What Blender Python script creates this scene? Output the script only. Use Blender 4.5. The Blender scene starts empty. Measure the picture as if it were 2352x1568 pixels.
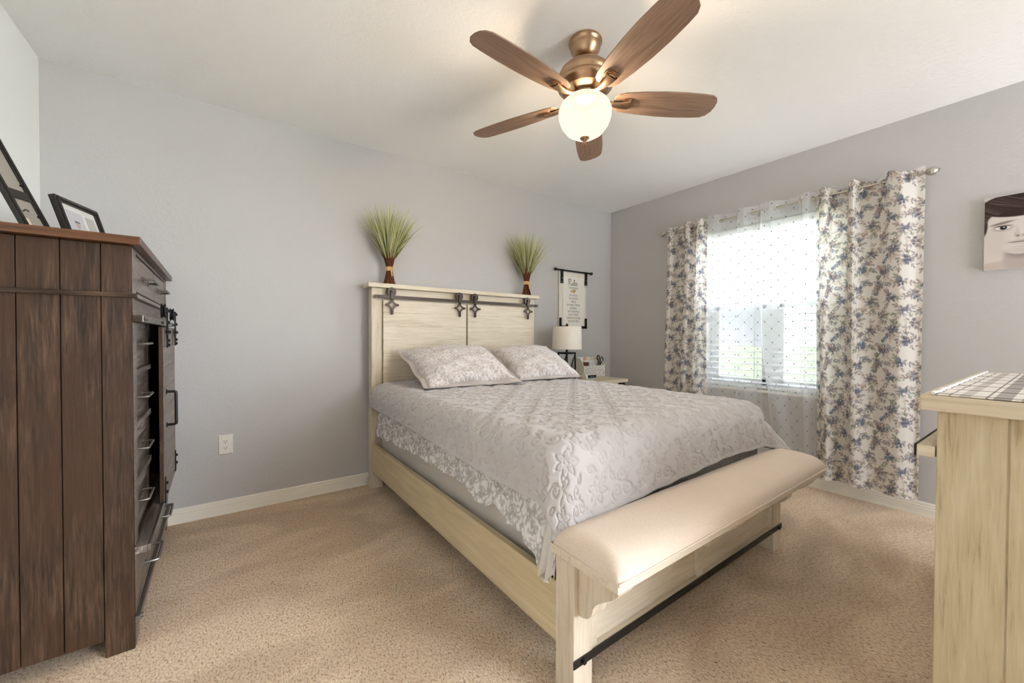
import bpy, bmesh, math, random
import numpy as np
from mathutils import Vector, Matrix
random.seed(7); RNG = np.random.default_rng(7)
S = bpy.context.scene; COL = S.collection
PI = math.pi

# ------------------------------------------------------------------ camera
CAM_F, YAW, PITCH, ROLL, CAM_H = 908.77, 0.616054, -0.014253, 0.003525, 1.08289
fw = Vector((math.sin(YAW)*math.cos(PITCH), math.cos(YAW)*math.cos(PITCH), math.sin(PITCH)))
rt = Vector((math.cos(YAW), -math.sin(YAW), 0)); up = rt.cross(fw)
rt2 = rt*math.cos(ROLL)+up*math.sin(ROLL); up2 = -rt*math.sin(ROLL)+up*math.cos(ROLL)
cam_d = bpy.data.cameras.new('camera'); cam = bpy.data.objects.new('camera', cam_d); COL.objects.link(cam)
M = Matrix.Identity(4)
for i in range(3):
    M[i][0] = rt2[i]; M[i][1] = up2[i]; M[i][2] = -fw[i]
M[2][3] = CAM_H
cam.matrix_world = M
cam_d.sensor_fit = 'HORIZONTAL'; cam_d.sensor_width = 36.0; cam_d.lens = CAM_F*36.0/2352.0
cam_d.clip_start = 0.02; cam_d.clip_end = 300
S.camera = cam

# ------------------------------------------------------------------ world, lights, exposure
S.view_settings.view_transform = 'Standard'; S.view_settings.look = 'None'
S.view_settings.gamma = 1.0; S.view_settings.use_curve_mapping = False
S.view_settings.exposure = 1.28
S.cycles.transparent_max_bounces = 32
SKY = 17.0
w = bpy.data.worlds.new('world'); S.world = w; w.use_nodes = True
nt = w.node_tree; nt.nodes.clear()
tc = nt.nodes.new('ShaderNodeTexCoord'); sx = nt.nodes.new('ShaderNodeSeparateXYZ')
rp = nt.nodes.new('ShaderNodeValToRGB'); bg = nt.nodes.new('ShaderNodeBackground'); wo = nt.nodes.new('ShaderNodeOutputWorld')
rp.color_ramp.elements[0].position = 0.0; rp.color_ramp.elements[0].color = (0.865, 0.925, 1.0, 1)
rp.color_ramp.elements[1].position = 0.9; rp.color_ramp.elements[1].color = (0.80, 0.88, 1.0, 1)
mr = nt.nodes.new('ShaderNodeValToRGB')     # sky lobe shaped to light the room from the right front
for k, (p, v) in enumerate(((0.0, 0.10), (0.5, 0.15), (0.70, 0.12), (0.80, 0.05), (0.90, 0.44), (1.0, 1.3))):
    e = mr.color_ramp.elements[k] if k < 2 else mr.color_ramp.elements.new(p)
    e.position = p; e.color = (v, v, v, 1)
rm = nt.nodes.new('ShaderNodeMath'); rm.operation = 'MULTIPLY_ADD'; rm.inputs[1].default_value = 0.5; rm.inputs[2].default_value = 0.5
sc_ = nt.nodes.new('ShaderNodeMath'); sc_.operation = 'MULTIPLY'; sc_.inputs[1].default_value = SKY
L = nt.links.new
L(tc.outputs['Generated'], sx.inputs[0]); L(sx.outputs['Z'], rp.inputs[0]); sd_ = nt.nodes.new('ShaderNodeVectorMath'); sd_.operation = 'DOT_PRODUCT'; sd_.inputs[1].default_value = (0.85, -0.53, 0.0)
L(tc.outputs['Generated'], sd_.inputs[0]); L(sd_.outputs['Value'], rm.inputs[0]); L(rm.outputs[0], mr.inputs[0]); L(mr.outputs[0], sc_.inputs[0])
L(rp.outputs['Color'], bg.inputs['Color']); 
gr = nt.nodes.new('ShaderNodeMapRange'); gr.inputs['From Min'].default_value = -0.25; gr.inputs['From Max'].default_value = 0.05   # glow added below the horizon to brighten the ceiling
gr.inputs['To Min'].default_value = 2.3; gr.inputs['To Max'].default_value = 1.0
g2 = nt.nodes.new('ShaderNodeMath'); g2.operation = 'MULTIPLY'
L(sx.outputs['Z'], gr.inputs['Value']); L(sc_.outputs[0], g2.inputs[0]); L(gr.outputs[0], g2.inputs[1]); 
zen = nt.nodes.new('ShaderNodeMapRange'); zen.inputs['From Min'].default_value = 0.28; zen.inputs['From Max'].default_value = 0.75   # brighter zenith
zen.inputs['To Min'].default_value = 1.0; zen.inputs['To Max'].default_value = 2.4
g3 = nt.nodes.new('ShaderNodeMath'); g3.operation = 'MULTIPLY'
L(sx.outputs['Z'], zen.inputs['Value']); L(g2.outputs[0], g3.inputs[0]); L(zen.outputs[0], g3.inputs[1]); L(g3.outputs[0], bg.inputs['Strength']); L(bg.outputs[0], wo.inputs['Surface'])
BULB_W = 17.0      # the fan's bulb, built with the fan

# ------------------------------------------------------------------ node helpers
def new_mat(name):
    m = bpy.data.materials.new(name); m.use_nodes = True
    n = m.node_tree.nodes; b = n['Principled BSDF']
    return m, m.node_tree, b
def srgb(r, g, b):
    f = lambda c: (c/255/12.92) if c/255 <= 0.04045 else ((c/255+0.055)/1.055)**2.4
    return (f(r), f(g), f(b), 1.0)
def plain(name, c, rough=0.5, metal=0.0, spec=0.5, **kw):
    m, t, b = new_mat(name)
    b.inputs['Base Color'].default_value = c; b.inputs['Roughness'].default_value = rough
    b.inputs['Metallic'].default_value = metal; b.inputs['Specular IOR Level'].default_value = spec
    for k, v in kw.items(): b.inputs[k].default_value = v
    return m
def N(t, kind, **kw):
    n = t.nodes.new(kind)
    for k, v in kw.items():
        if k in n.inputs: n.inputs[k].default_value = v
        else: setattr(n, k, v)
    return n
def coords(t, scale=(1, 1, 1), which='Object', rot=(0, 0, 0)):
    c = N(t, 'ShaderNodeTexCoord'); m = N(t, 'ShaderNodeMapping')
    m.inputs['Scale'].default_value = scale; m.inputs['Rotation'].default_value = rot
    t.links.new(c.outputs[which], m.inputs['Vector']); return m.outputs[0]
def ramp(t, fac, stops):
    r = N(t, 'ShaderNodeValToRGB'); e = r.color_ramp.elements
    while len(e) < len(stops): e.new(0.5)
    for k, (p, c) in enumerate(stops): e[k].position = p; e[k].color = c
    t.links.new(fac, r.inputs[0]); return r.outputs['Color']
def noise(t, vec, scale, detail=4, rough=0.55, dist=0.0, out='Fac'):
    n = N(t, 'ShaderNodeTexNoise'); n.inputs['Scale'].default_value = scale; n.inputs['Detail'].default_value = detail
    n.inputs['Roughness'].default_value = rough; n.inputs['Distortion'].default_value = dist
    t.links.new(vec, n.inputs['Vector']); return n.outputs[out]
def bump(t, b, h, strength=0.3, dist=0.01):
    n = N(t, 'ShaderNodeBump'); n.inputs['Strength'].default_value = strength; n.inputs['Distance'].default_value = dist
    t.links.new(h, n.inputs['Height']); t.links.new(n.outputs[0], b.inputs['Normal'])
def mathn(t, op, a, b=None):
    n = N(t, 'ShaderNodeMath'); n.operation = op
    for k, v in ((0, a), (1, b)):
        if v is None: continue
        if hasattr(v, 'links') or hasattr(v, 'is_linked'): t.links.new(v, n.inputs[k])
        else: n.inputs[k].default_value = v
    return n.outputs[0]
def mixc(t, fac, a, b, mode='MIX'):
    n = N(t, 'ShaderNodeMix'); n.data_type = 'RGBA'; n.blend_type = mode
    for i, v in ((0, fac), (6, a), (7, b)):
        if hasattr(v, 'is_linked'): t.links.new(v, n.inputs[i])
        else: n.inputs[i].default_value = v
    return n.outputs[2]

def wall_mat(name, c, bs, bd, scale=70):
    m, t, b = new_mat(name)
    v = coords(t); h = noise(t, v, scale, 3, 0.6, 0.4)
    b.inputs['Base Color'].default_value = c; b.inputs['Roughness'].default_value = 0.75
    b.inputs['Specular IOR Level'].default_value = 0.25
    bump(t, b, h, bs, bd); return m
def ceil_mat():
    m, t, b = new_mat('ceiling_paint')
    v = coords(t); h = noise(t, v, 34, 5, 0.62, 0.7)
    r = ramp(t, h, [(0.42, (0, 0, 0, 1)), (0.6, (1, 1, 1, 1))])
    b.inputs['Base Color'].default_value = srgb(246, 245, 243); b.inputs['Roughness'].default_value = 0.8
    b.inputs['Specular IOR Level'].default_value = 0.2
    bump(t, b, r, 0.22, 0.004); return m
def carpet_mat():
    m, t, b = new_mat('carpet_pile')
    v = coords(t)
    vv = coords(t, (1.0, 0.55, 1), rot=(0, 0, 0.55))
    n1 = noise(t, vv, 165, 5, 0.66, 0.5); n3 = noise(t, v, 320, 3, 0.7)
    n2 = noise(t, coords(t, (1.0, 1.9, 1), rot=(0, 0, 0.9)), 1.7, 2, 0.45, 0.7)
    h = mathn(t, 'ADD', mathn(t, 'MULTIPLY', n1, 0.72), mathn(t, 'MULTIPLY', n3, 0.28))
    c = ramp(t, h, [(0.34, srgb(100, 78, 61)), (0.42, srgb(196, 166, 136)), (0.51, srgb(234, 208, 177)), (0.65, srgb(247, 231, 210))])
    c2 = ramp(t, n2, [(0.42, (0.84, 0.82, 0.80, 1)), (0.58, (1.04, 1.04, 1.04, 1))])
    c = mixc(t, 1.0, c, c2, 'MULTIPLY')
    t.links.new(c, b.inputs['Base Color']); b.inputs['Roughness'].default_value = 0.95
    b.inputs['Specular IOR Level'].default_value = 0.1
    b.inputs['Sheen Weight'].default_value = 0.15
    bump(t, b, h, 0.7, 0.012); return m
def wood_mat(name, stops, axis='Z', scale=1.0, rough=0.45, bs=0.2, spec=0.4, big=True, patch=None):
    m, t, b = new_mat(name)
    k = {'X': (0.06, 1, 1), 'Y': (1, 0.06, 1), 'Z': (1, 1, 0.06)}[axis]
    v = coords(t, tuple(q*scale for q in k))
    g = noise(t, v, 95, 6, 0.65, 0.3)
    k2 = {'X': (0.12, 1, 1), 'Y': (1, 0.12, 1), 'Z': (1, 1, 0.12)}[axis]
    g2 = noise(t, coords(t, tuple(q*scale for q in k2)), 14, 3, 0.6, 1.4)
    f = mathn(t, 'ADD', mathn(t, 'MULTIPLY', g, 0.6), mathn(t, 'MULTIPLY', g2, 0.4))
    c = ramp(t, f, stops)
    if patch:
        g3 = noise(t, coords(t, (1, 1, 0.45)), 5.5, 3, 0.55, 0.6)
        c = mixc(t, ramp(t, g3, [(0.42, (0, 0, 0, 1)), (0.66, (1, 1, 1, 1))]), c, patch)
    t.links.new(c, b.inputs['Base Color']); b.inputs['Roughness'].default_value = rough
    b.inputs['Specular IOR Level'].default_value = spec
    bump(t, b, g, bs, 0.003); return m
def fabric_mat(name, c1, c2, scale=400, bs=0.25, rough=0.9, sheen=0.2):
    m, t, b = new_mat(name)
    h = noise(t, coords(t), scale, 3, 0.7)
    t.links.new(ramp(t, h, [(0.3, c1), (0.7, c2)]), b.inputs['Base Color'])
    b.inputs['Roughness'].default_value = rough; b.inputs['Specular IOR Level'].default_value = 0.15
    b.inputs['Sheen Weight'].default_value = sheen
    bump(t, b, h, bs, 0.002); return m
def attr_mat(name, rough=0.9, trans=0.0, spec=0.1, weave=True):
    m, t, b = new_mat(name)
    a = N(t, 'ShaderNodeAttribute'); a.attribute_name = 'Col'
    t.links.new(a.outputs['Color'], b.inputs['Base Color'])
    b.inputs['Roughness'].default_value = rough; b.inputs['Specular IOR Level'].default_value = spec
    if weave: bump(t, b, noise(t, coords(t), 500, 2, 0.5), 0.08, 0.001)
    if trans > 0:
        tr = N(t, 'ShaderNodeBsdfTranslucent'); mx = N(t, 'ShaderNodeMixShader'); mx.inputs[0].default_value = trans
        o = t.nodes['Material Output']
        t.links.new(a.outputs['Color'], tr.inputs['Color']); t.links.new(b.outputs[0], mx.inputs[1]); t.links.new(tr.outputs[0], mx.inputs[2])
        t.links.new(mx.outputs[0], o.inputs['Surface'])
    return m

M_ = {}
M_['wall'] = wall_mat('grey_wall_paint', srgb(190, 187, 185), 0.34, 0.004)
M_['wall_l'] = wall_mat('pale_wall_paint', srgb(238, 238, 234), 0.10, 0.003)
M_['ceil'] = ceil_mat()
M_['carpet'] = carpet_mat()
M_['trim'] = plain('white_trim_paint', srgb(235, 228, 215), 0.45)
M_['vinyl'] = plain('white_vinyl', srgb(238, 238, 236), 0.4)
M_['black'] = plain('black_iron', srgb(38, 37, 37), 0.42, 0.6, 0.5)
M_['brownblack'] = plain('bronze_iron', srgb(62, 50, 44), 0.4, 0.6, 0.5)
M_['steel'] = plain('dark_steel_pull', srgb(126, 122, 117), 0.35, 0.85)
M_['nickel'] = plain('brushed_nickel', srgb(190, 184, 174), 0.32, 1.0)
M_['bronze'] = plain('brushed_bronze', srgb(176, 146, 118), 0.30, 1.0)
M_['cream'] = wood_mat('cream_wood', [(0.37, srgb(198, 184, 157)), (0.49, srgb(213, 199, 178)), (0.64, srgb(222, 211, 191))], 'X', 1.0, 0.5, 0.10)
M_['creamZ'] = wood_mat('cream_wood_upright', [(0.37, srgb(194, 180, 154)), (0.49, srgb(211, 197, 176)), (0.64, srgb(220, 209, 190))], 'Z', 1.0, 0.5, 0.10)
M_['creamY'] = wood_mat('cream_wood_lengthwise', [(0.37, srgb(190, 172, 137)), (0.49, srgb(200, 183, 148)), (0.64, srgb(212, 196, 162))], 'Y', 0.6, 0.5, 0.06)
M_['chestcap'] = wood_mat('washed_cream_cap', [(0.37, srgb(196, 182, 154)), (0.49, srgb(208, 195, 170)), (0.64, srgb(218, 206, 184))], 'Y', 0.8, 0.5, 0.08)
M_['chestZ'] = wood_mat('washed_cream_wood', [(0.36, srgb(156, 138, 106)), (0.47, srgb(192, 177, 144)), (0.64, srgb(208, 195, 166))], 'Z', 0.9, 0.55, 0.15)
DK = [(0.36, srgb(28, 19, 13)), (0.48, srgb(58, 42, 31)), (0.56, srgb(74, 55, 41)), (0.70, srgb(100, 77, 59))]
M_['darkZ'] = wood_mat('dark_plank_wood', DK, 'Z', 1.5, 0.5, 0.5, 0.22, patch=srgb(62, 42, 28))
M_['darkY'] = wood_mat('dark_front_wood', [(0.37, srgb(70, 58, 50)), (0.49, srgb(98, 85, 76)), (0.64, srgb(128, 115, 104))], 'Y', 0.8, 0.36, 0.3, 0.6)
M_['darkcap'] = wood_mat('dark_cap_wood', [(0.37, srgb(38, 22, 13)), (0.49, srgb(72, 43, 25)), (0.64, srgb(98, 63, 39))], 'X', 0.8, 0.32, 0.2, 0.4)
M_['darkmould'] = wood_mat('dark_moulding_wood', DK, 'X', 1.2, 0.45, 0.3, 0.25)
M_['darkin'] = wood_mat('dark_recess_wood', [(0.37, srgb(48, 40, 36)), (0.49, srgb(88, 78, 72)), (0.64, srgb(150, 140, 132))], 'Y', 0.8, 0.35, 0.35, 0.5)
M_['bladeX'] = wood_mat('walnut_blade', [(0.37, srgb(112, 88, 72)), (0.49, srgb(134, 108, 90)), (0.64, srgb(150, 124, 106))], 'X', 0.8, 0.5, 0.1)
M_['cushion'] = fabric_mat('linen_cushion', srgb(212, 194, 176), srgb(226, 209, 192), 260, 0.18)
M_['boxspring'] = fabric_mat('boxspring_cover', srgb(188, 180, 170), srgb(202, 194, 184), 300, 0.2)
M_['blanket'] = fabric_mat('fuzzy_blanket', srgb(136, 128, 118), srgb(192, 184, 174), 90, 0.9, 1.0, 0.4)
M_['quilt'] = fabric_mat('grey_quilt', srgb(180, 174, 172), srgb(194, 188, 186), 500, 0.12, 0.8, 0.35)
M_['shamplain'] = fabric_mat('sham_border', srgb(184, 174, 168), srgb(198, 189, 184), 500, 0.1)
M_['sheetplain'] = fabric_mat('pale_sheet', srgb(196, 190, 184), srgb(216, 210, 204), 400, 0.15)
M_['shade'] = fabric_mat('lamp_shade_linen', srgb(226, 218, 204), srgb(238, 231, 219), 500, 0.12)
M_['white'] = plain('white_plastic', srgb(228, 222, 214), 0.35)
M_['dark'] = plain('dark_slot', srgb(20, 18, 17), 0.6)
M_['glassblack'] = plain('dark_display', srgb(40, 48, 52), 0.15)
M_['paper'] = plain('white_paper', srgb(235, 233, 230), 0.7)
M_['raffia'] = fabric_mat('raffia', srgb(196, 150, 96), srgb(224, 186, 134), 200, 0.4)
M_['mat'] = plain('mat_board', srgb(205, 201, 196), 0.7)

# ------------------------------------------------------------------ mesh helpers
class MB:
    def __init__(s): s.v = []; s.f = []; s.m = []; s.uv = None
    def add(s, vs, fs, mi=0):
        o = len(s.v); s.v += [tuple(v) for v in vs]; s.f += [tuple(i+o for i in f) for f in fs]; s.m += [mi]*len(fs); return s
    def box(s, x0, x1, y0, y1, z0, z1, mi=0):
        vs = [(x, y, z) for x in (x0, x1) for y in (y0, y1) for z in (z0, z1)]
        return s.add(vs, [(0, 1, 3, 2), (4, 6, 7, 5), (0, 4, 5, 1), (2, 3, 7, 6), (0, 2, 6, 4), (1, 5, 7, 3)], mi)
    def prism(s, poly, a0, a1, axis='z', mi=0):
        n = len(poly)
        P = {'z': lambda p, a: (p[0], p[1], a), 'y': lambda p, a: (p[0], a, p[1]), 'x': lambda p, a: (a, p[0], p[1])}[axis]
        vs = [P(p, a0) for p in poly]+[P(p, a1) for p in poly]
        fs = [tuple(range(n))[::-1], tuple(range(n, 2*n))]+[(i, (i+1) % n, n+(i+1) % n, n+i) for i in range(n)]
        return s.add(vs, fs, mi)
    def lathe(s, prof, c=(0, 0, 0), n=32, axis='z', mi=0, cap=True):
        vs = []
        for r, h in prof:
            for k in range(n):
                a = 2*PI*k/n; p = (r*math.cos(a), r*math.sin(a), h)
                if axis == 'x': p = (p[2], p[0], p[1])
                if axis == 'y': p = (p[0], p[2], p[1])
                vs.append((c[0]+p[0], c[1]+p[1], c[2]+p[2]))
        fs = [(i*n+k, i*n+(k+1) % n, (i+1)*n+(k+1) % n, (i+1)*n+k) for i in range(len(prof)-1) for k in range(n)]
        if cap:
            fs.append(tuple(range(n))[::-1]); fs.append(tuple(range((len(prof)-1)*n, len(prof)*n)))
        return s.add(vs, fs, mi)
    def tube(s, path, r, n=8, mi=0, closed=False):
        P = [Vector(p) for p in path]; m = len(P); vs = []
        rr = r if hasattr(r, '__len__') else [r]*m
        ref = None
        for i in range(m):
            if closed: d = P[(i+1) % m]-P[i-1]
            else: d = P[min(i+1, m-1)]-P[max(i-1, 0)]
            d.normalize()
            if ref is None:
                ref = Vector((0, 0, 1)) if abs(d.z) < 0.9 else Vector((1, 0, 0))
            a = d.cross(ref).normalized(); b = a.cross(d).normalized(); ref = b
            for k in range(n):
                t = 2*PI*k/n; q = P[i]+(a*math.cos(t)+b*math.sin(t))*rr[i]; vs.append(q)
        R = range(m if closed else m-1)
        fs = [(i*n+k, i*n+(k+1) % n, ((i+1) % m)*n+(k+1) % n, ((i+1) % m)*n+k) for i in R for k in range(n)]
        if not closed: fs += [tuple(range(n))[::-1], tuple(range((m-1)*n, m*n))]
        return s.add(vs, fs, mi)
    def grid(s, fn, nu, nv, mi=0):
        vs = [fn(i/(nu-1), j/(nv-1)) for j in range(nv) for i in range(nu)]
        return s.add(vs, [(j*nu+i, j*nu+i+1, (j+1)*nu+i+1, (j+1)*nu+i) for j in range(nv-1) for i in range(nu-1)], mi)

def obj(name, mb, mats, parent=None, smooth=False, bevel=0.0, seg=2, solid=0.0):
    me = bpy.data.meshes.new(name); me.from_pydata(mb.v, [], mb.f); me.update()
    for m in (mats if isinstance(mats, (list, tuple)) else [mats]): me.materials.append(M_[m] if isinstance(m, str) else m)
    if any(mb.m): me.polygons.foreach_set('material_index', mb.m)
    bm = bmesh.new(); bm.from_mesh(me); bmesh.ops.recalc_face_normals(bm, faces=bm.faces); bm.to_mesh(me); bm.free()
    if smooth:
        me.polygons.foreach_set('use_smooth', [True]*len(me.polygons))
        try: me.set_sharp_from_angle(angle=math.radians(40))
        except Exception: pass
    o = bpy.data.objects.new(name, me); COL.objects.link(o)
    if parent: o.parent = parent
    if solid:
        md = o.modifiers.new('solid', 'SOLIDIFY'); md.thickness = solid; md.offset = 0
    if bevel:
        md = o.modifiers.new('bevel', 'BEVEL'); md.width = bevel; md.segments = seg; md.limit_method = 'ANGLE'; md.angle_limit = math.radians(50)
    return o
def gridobj(name, P, mat, parent=None, col=None, uv=None, solid=0.0):
    """P: (nv, nu, 3) numpy array of points -> smooth mesh sheet with optional colours / uv"""
    nv, nu = P.shape[:2]
    me = bpy.data.meshes.new(name)
    idx = np.arange(nv*nu).reshape(nv, nu)
    q = np.stack([idx[:-1, :-1], idx[:-1, 1:], idx[1:, 1:], idx[1:, :-1]], -1).reshape(-1)
    nf = len(q)//4
    me.vertices.add(nv*nu); me.vertices.foreach_set('co', P.reshape(-1).astype(np.float32))
    me.loops.add(len(q)); me.loops.foreach_set('vertex_index', q.astype(np.int32))
    me.polygons.add(nf); me.polygons.foreach_set('loop_start', (np.arange(nf)*4).astype(np.int32))
    try: me.polygons.foreach_set('loop_total', np.full(nf, 4, np.int32))
    except Exception: pass
    me.update(calc_edges=True); me.validate()
    me.polygons.foreach_set('use_smooth', np.ones(nf, bool))
    if uv is not None:
        l = me.uv_layers.new(name='UVMap'); l.data.foreach_set('uv', uv.reshape(-1, 2)[q].reshape(-1).astype(np.float32))
    if col is not None:
        a = me.color_attributes.new('Col', 'FLOAT_COLOR', 'POINT')
        c4 = np.ones((nv*nu, 4), np.float32); c4[:, :3] = col.reshape(-1, 3); a.data.foreach_set('color', c4.reshape(-1))
    me.materials.append(M_[mat] if isinstance(mat, str) else mat)
    o = bpy.data.objects.new(name, me); COL.objects.link(o)
    if parent: o.parent = parent
    if solid:
        md = o.modifiers.new('solid', 'SOLIDIFY'); md.thickness = solid; md.offset = 0
    return o
def thing(name, label, cat, loc=(0, 0, 0), rz=0.0, group=None):
    o = bpy.data.objects.new(name, None); COL.objects.link(o); o.location = loc; o.rotation_euler = (0, 0, rz)
    o.empty_display_size = 0.1
    return tag(o, label, cat, group)
def tag(o, label, cat, group=None):
    o['label'] = label; o['category'] = cat
    if group: o['group'] = group
    return o
def struct(name, mb, mats, parent=None, **kw):
    o = obj(name, mb, mats, parent, **kw)
    if parent is None: o['kind'] = 'structure'
    return o
def cp(o, parent, loc=None, rot=None):
    c = o.copy(); COL.objects.link(c); c.parent = parent
    if loc is not None: c.location = loc
    if rot is not None: c.rotation_euler = rot
    return c
def smoothstep(a, b, x):
    t = np.clip((x-a)/(b-a), 0, 1); return t*t*(3-2*t)

# ------------------------------------------------------------------ the room
XL, XR, YB, H = -0.7687, 3.4215, 2.9493, 2.44
YF = -2.4; T = 0.2
WY0, WY1, WZ0, WZ1 = 0.88, 1.88, 0.65, 2.0
struct('floor', MB().box(XL-T, XR+T, YF-T, YB+T, -0.12, 0.0), 'carpet')
struct('ceiling', MB().box(XL-T, XR+T, YF-T, YB+T, H, H+0.15), 'ceil')
struct('wall_back', MB().box(XL-T, XR+T, YB, YB+T, 0, H), 'wall')
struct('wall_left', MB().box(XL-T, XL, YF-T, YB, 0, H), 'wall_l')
struct('wall_front', MB().box(XL-T, 1.75, YF-T, YF, 0, H), 'wall')  # out of view; stops short so sky light enters from the right
mb = MB()
mb.box(XR, XR+T, YF-T, WY0, 0, H); mb.box(XR, XR+T, WY1, YB, 0, H); mb.box(XR, XR+T, WY0, WY1, 0, WZ0); mb.box(XR, XR+T, WY0, WY1, WZ1, H)
struct('wall_right', mb, 'wall')
BASE = [(0, 0), (0.0145, 0), (0.0145, 0.012), (0.0135, 0.016), (0.0135, 0.048), (0.011, 0.052), (0.012, 0.056), (0.0125, 0.060), (0.009, 0.064), (0.008, 0.078), (0.004, 0.084), (0, 0.085)]
struct('baseboard_back', MB().prism([(YB-a, b) for a, b in BASE], XL, XR, 'x'), 'trim')
struct('baseboard_right', MB().prism([(XR-a, b) for a, b in BASE], YF, YB, 'y'), 'trim')
struct('baseboard_left', MB().prism([(XL+a, b) for a, b in BASE], YF, YB, 'y'), 'trim')

# window: twin single-hung vinyl unit set in the wall
win = bpy.data.objects.new('window_1', None); COL.objects.link(win); win.location = (XR, 1.38, WZ0); win['kind'] = 'structure'
def wobj(name, mb, m, **kw):
    mb.v = [(x-XR, y-1.38, z-WZ0) for x, y, z in mb.v]; return obj(name, mb, m, win, **kw)
fx0, fx1 = XR+0.115, XR+0.175
mb = MB(); fr = 0.04
mb.box(fx0, fx1, WY0, WY0+fr, WZ0, WZ1); mb.box(fx0, fx1, WY1-fr, WY1, WZ0, WZ1)
mb.box(fx0, fx1, WY0+fr, WY1-fr, WZ0, WZ0+fr); mb.box(fx0, fx1, WY0+fr, WY1-fr, WZ1-fr, WZ1)
wobj('window_frame', mb, 'vinyl', bevel=0.003)
wobj('mullion', MB().box(fx0-0.01, fx1+0.005, 1.333, 1.427, WZ0+fr, WZ1-fr), 'vinyl', bevel=0.003)
mg, tg, bgl = new_mat('window_glass')
bgl.inputs['Base Color'].default_value = (1, 1, 1, 1); bgl.inputs['Roughness'].default_value = 0.0
gt = N(tg, 'ShaderNodeBsdfTransparent'); gt.inputs['Color'].default_value = (0.95, 0.97, 0.97, 1)
gg = N(tg, 'ShaderNodeBsdfGlossy'); gg.inputs['Roughness'].default_value = 0.02
gm = N(tg, 'ShaderNodeMixShader'); gm.inputs[0].default_value = 0.06
tg.links.new(gt.outputs[0], gm.inputs[1]); tg.links.new(gg.outputs[0], gm.inputs[2]); tg.links.new(gm.outputs[0], tg.nodes['Material Output'].inputs['Surface'])
M_['glass'] = mg
ms, tsn, bs_ = new_mat('insect_screen')
st = N(tsn, 'ShaderNodeBsdfTransparent'); sd = N(tsn, 'ShaderNodeBsdfDiffuse'); sd.inputs['Color'].default_value = srgb(90, 92, 95)
sm = N(tsn, 'ShaderNodeMixShader'); sm.inputs[0].default_value = 0.42
tsn.links.new(st.outputs[0], sm.inputs[1]); tsn.links.new(sd.outputs[0], sm.inputs[2]); tsn.links.new(sm.outputs[0], tsn.nodes['Material Output'].inputs['Surface'])
M_['screen'] = ms
for (a, b) in ((WY0+fr, 1.335), (1.425, WY1-fr)):
    mb = MB(); z = 1.345; s = 0.035
    mb.box(fx0, fx0+0.03, a, b, z-0.03, z+0.03)
    mb.box(fx0, fx0+0.03, a, a+s, WZ0+fr, z); mb.box(fx0, fx0+0.03, b-s, b, WZ0+fr, z); mb.box(fx0, fx0+0.03, a, b, WZ0+fr, WZ0+fr+0.045)
    so = wobj('lower_sash', mb, 'vinyl', bevel=0.002)
    wobj('glass_pane', MB().box(fx0+0.012, fx0+0.016, a, b, WZ0+fr, WZ1-fr), 'glass')
    wobj('insect_screen', MB().box(fx1-0.006, fx1-0.004, a, b, WZ0+fr, z), 'screen')
wobj('window_sill', MB().box(XR-0.012, fx0, WY0-0.02, WY1+0.02, WZ0-0.012, WZ0+0.008), 'trim', bevel=0.004)

# outside
ml, tl, bl = new_mat('lawn_grass')
tl.links.new(ramp(tl, noise(tl, coords(tl), 3, 5, 0.7), [(0.3, srgb(116, 130, 84)), (0.7, srgb(164, 172, 126))]), bl.inputs['Base Color']); bl.inputs['Roughness'].default_value = 1
M_['lawn'] = ml
o = obj('lawn', MB().box(XR+T+0.02, 60, -30, 30, -0.35, -0.25), 'lawn'); o['kind'] = 'structure'

# window blind
for (y0, y1, lab) in ((0.895, 1.372, 'white slatted blind on the right half of the window'), (1.388, 1.865, 'white slatted blind on the left half of the window')):
    bt = thing('window_blind', lab, 'blind', (XR+0.055, (y0+y1)/2, 1.985), group=None); hw = (y1-y0)/2
    obj('headrail', MB().box(-0.03, 0.03, -hw, hw, -0.045, 0.0), 'vinyl', bt, bevel=0.003)
    obj('bottom_rail', MB().box(-0.026, 0.026, -hw, hw, -1.315, -1.295), 'vinyl', bt, bevel=0.004)
    th = math.radians(10); c, s_ = math.cos(th), math.sin(th)
    sl = MB().prism([(-0.025*c, -0.025*s_-0.001), (0, 0.0012), (0.025*c, 0.025*s_-0.001), (0.025*c, 0.025*s_+0.001), (0, 0.0034), (-0.025*c, -0.025*s_+0.001)], -hw, hw, 'y')
    s0 = None
    for k in range(25):
        z = -0.085-k*0.0495
        if s0 is None: s0 = obj('slat', sl, 'vinyl', bt); s0.location = (0, 0, z)
        else: cp(s0, bt, (0, 0, z))
    for q in (-0.62, 0.0, 0.62):
        obj('ladder_cord', MB().box(-0.027, -0.0262, q*hw-0.002, q*hw+0.002, -1.30, -0.04).box(0.0262, 0.027, q*hw-0.002, q*hw+0.002, -1.30, -0.04), 'vinyl', bt)

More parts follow.
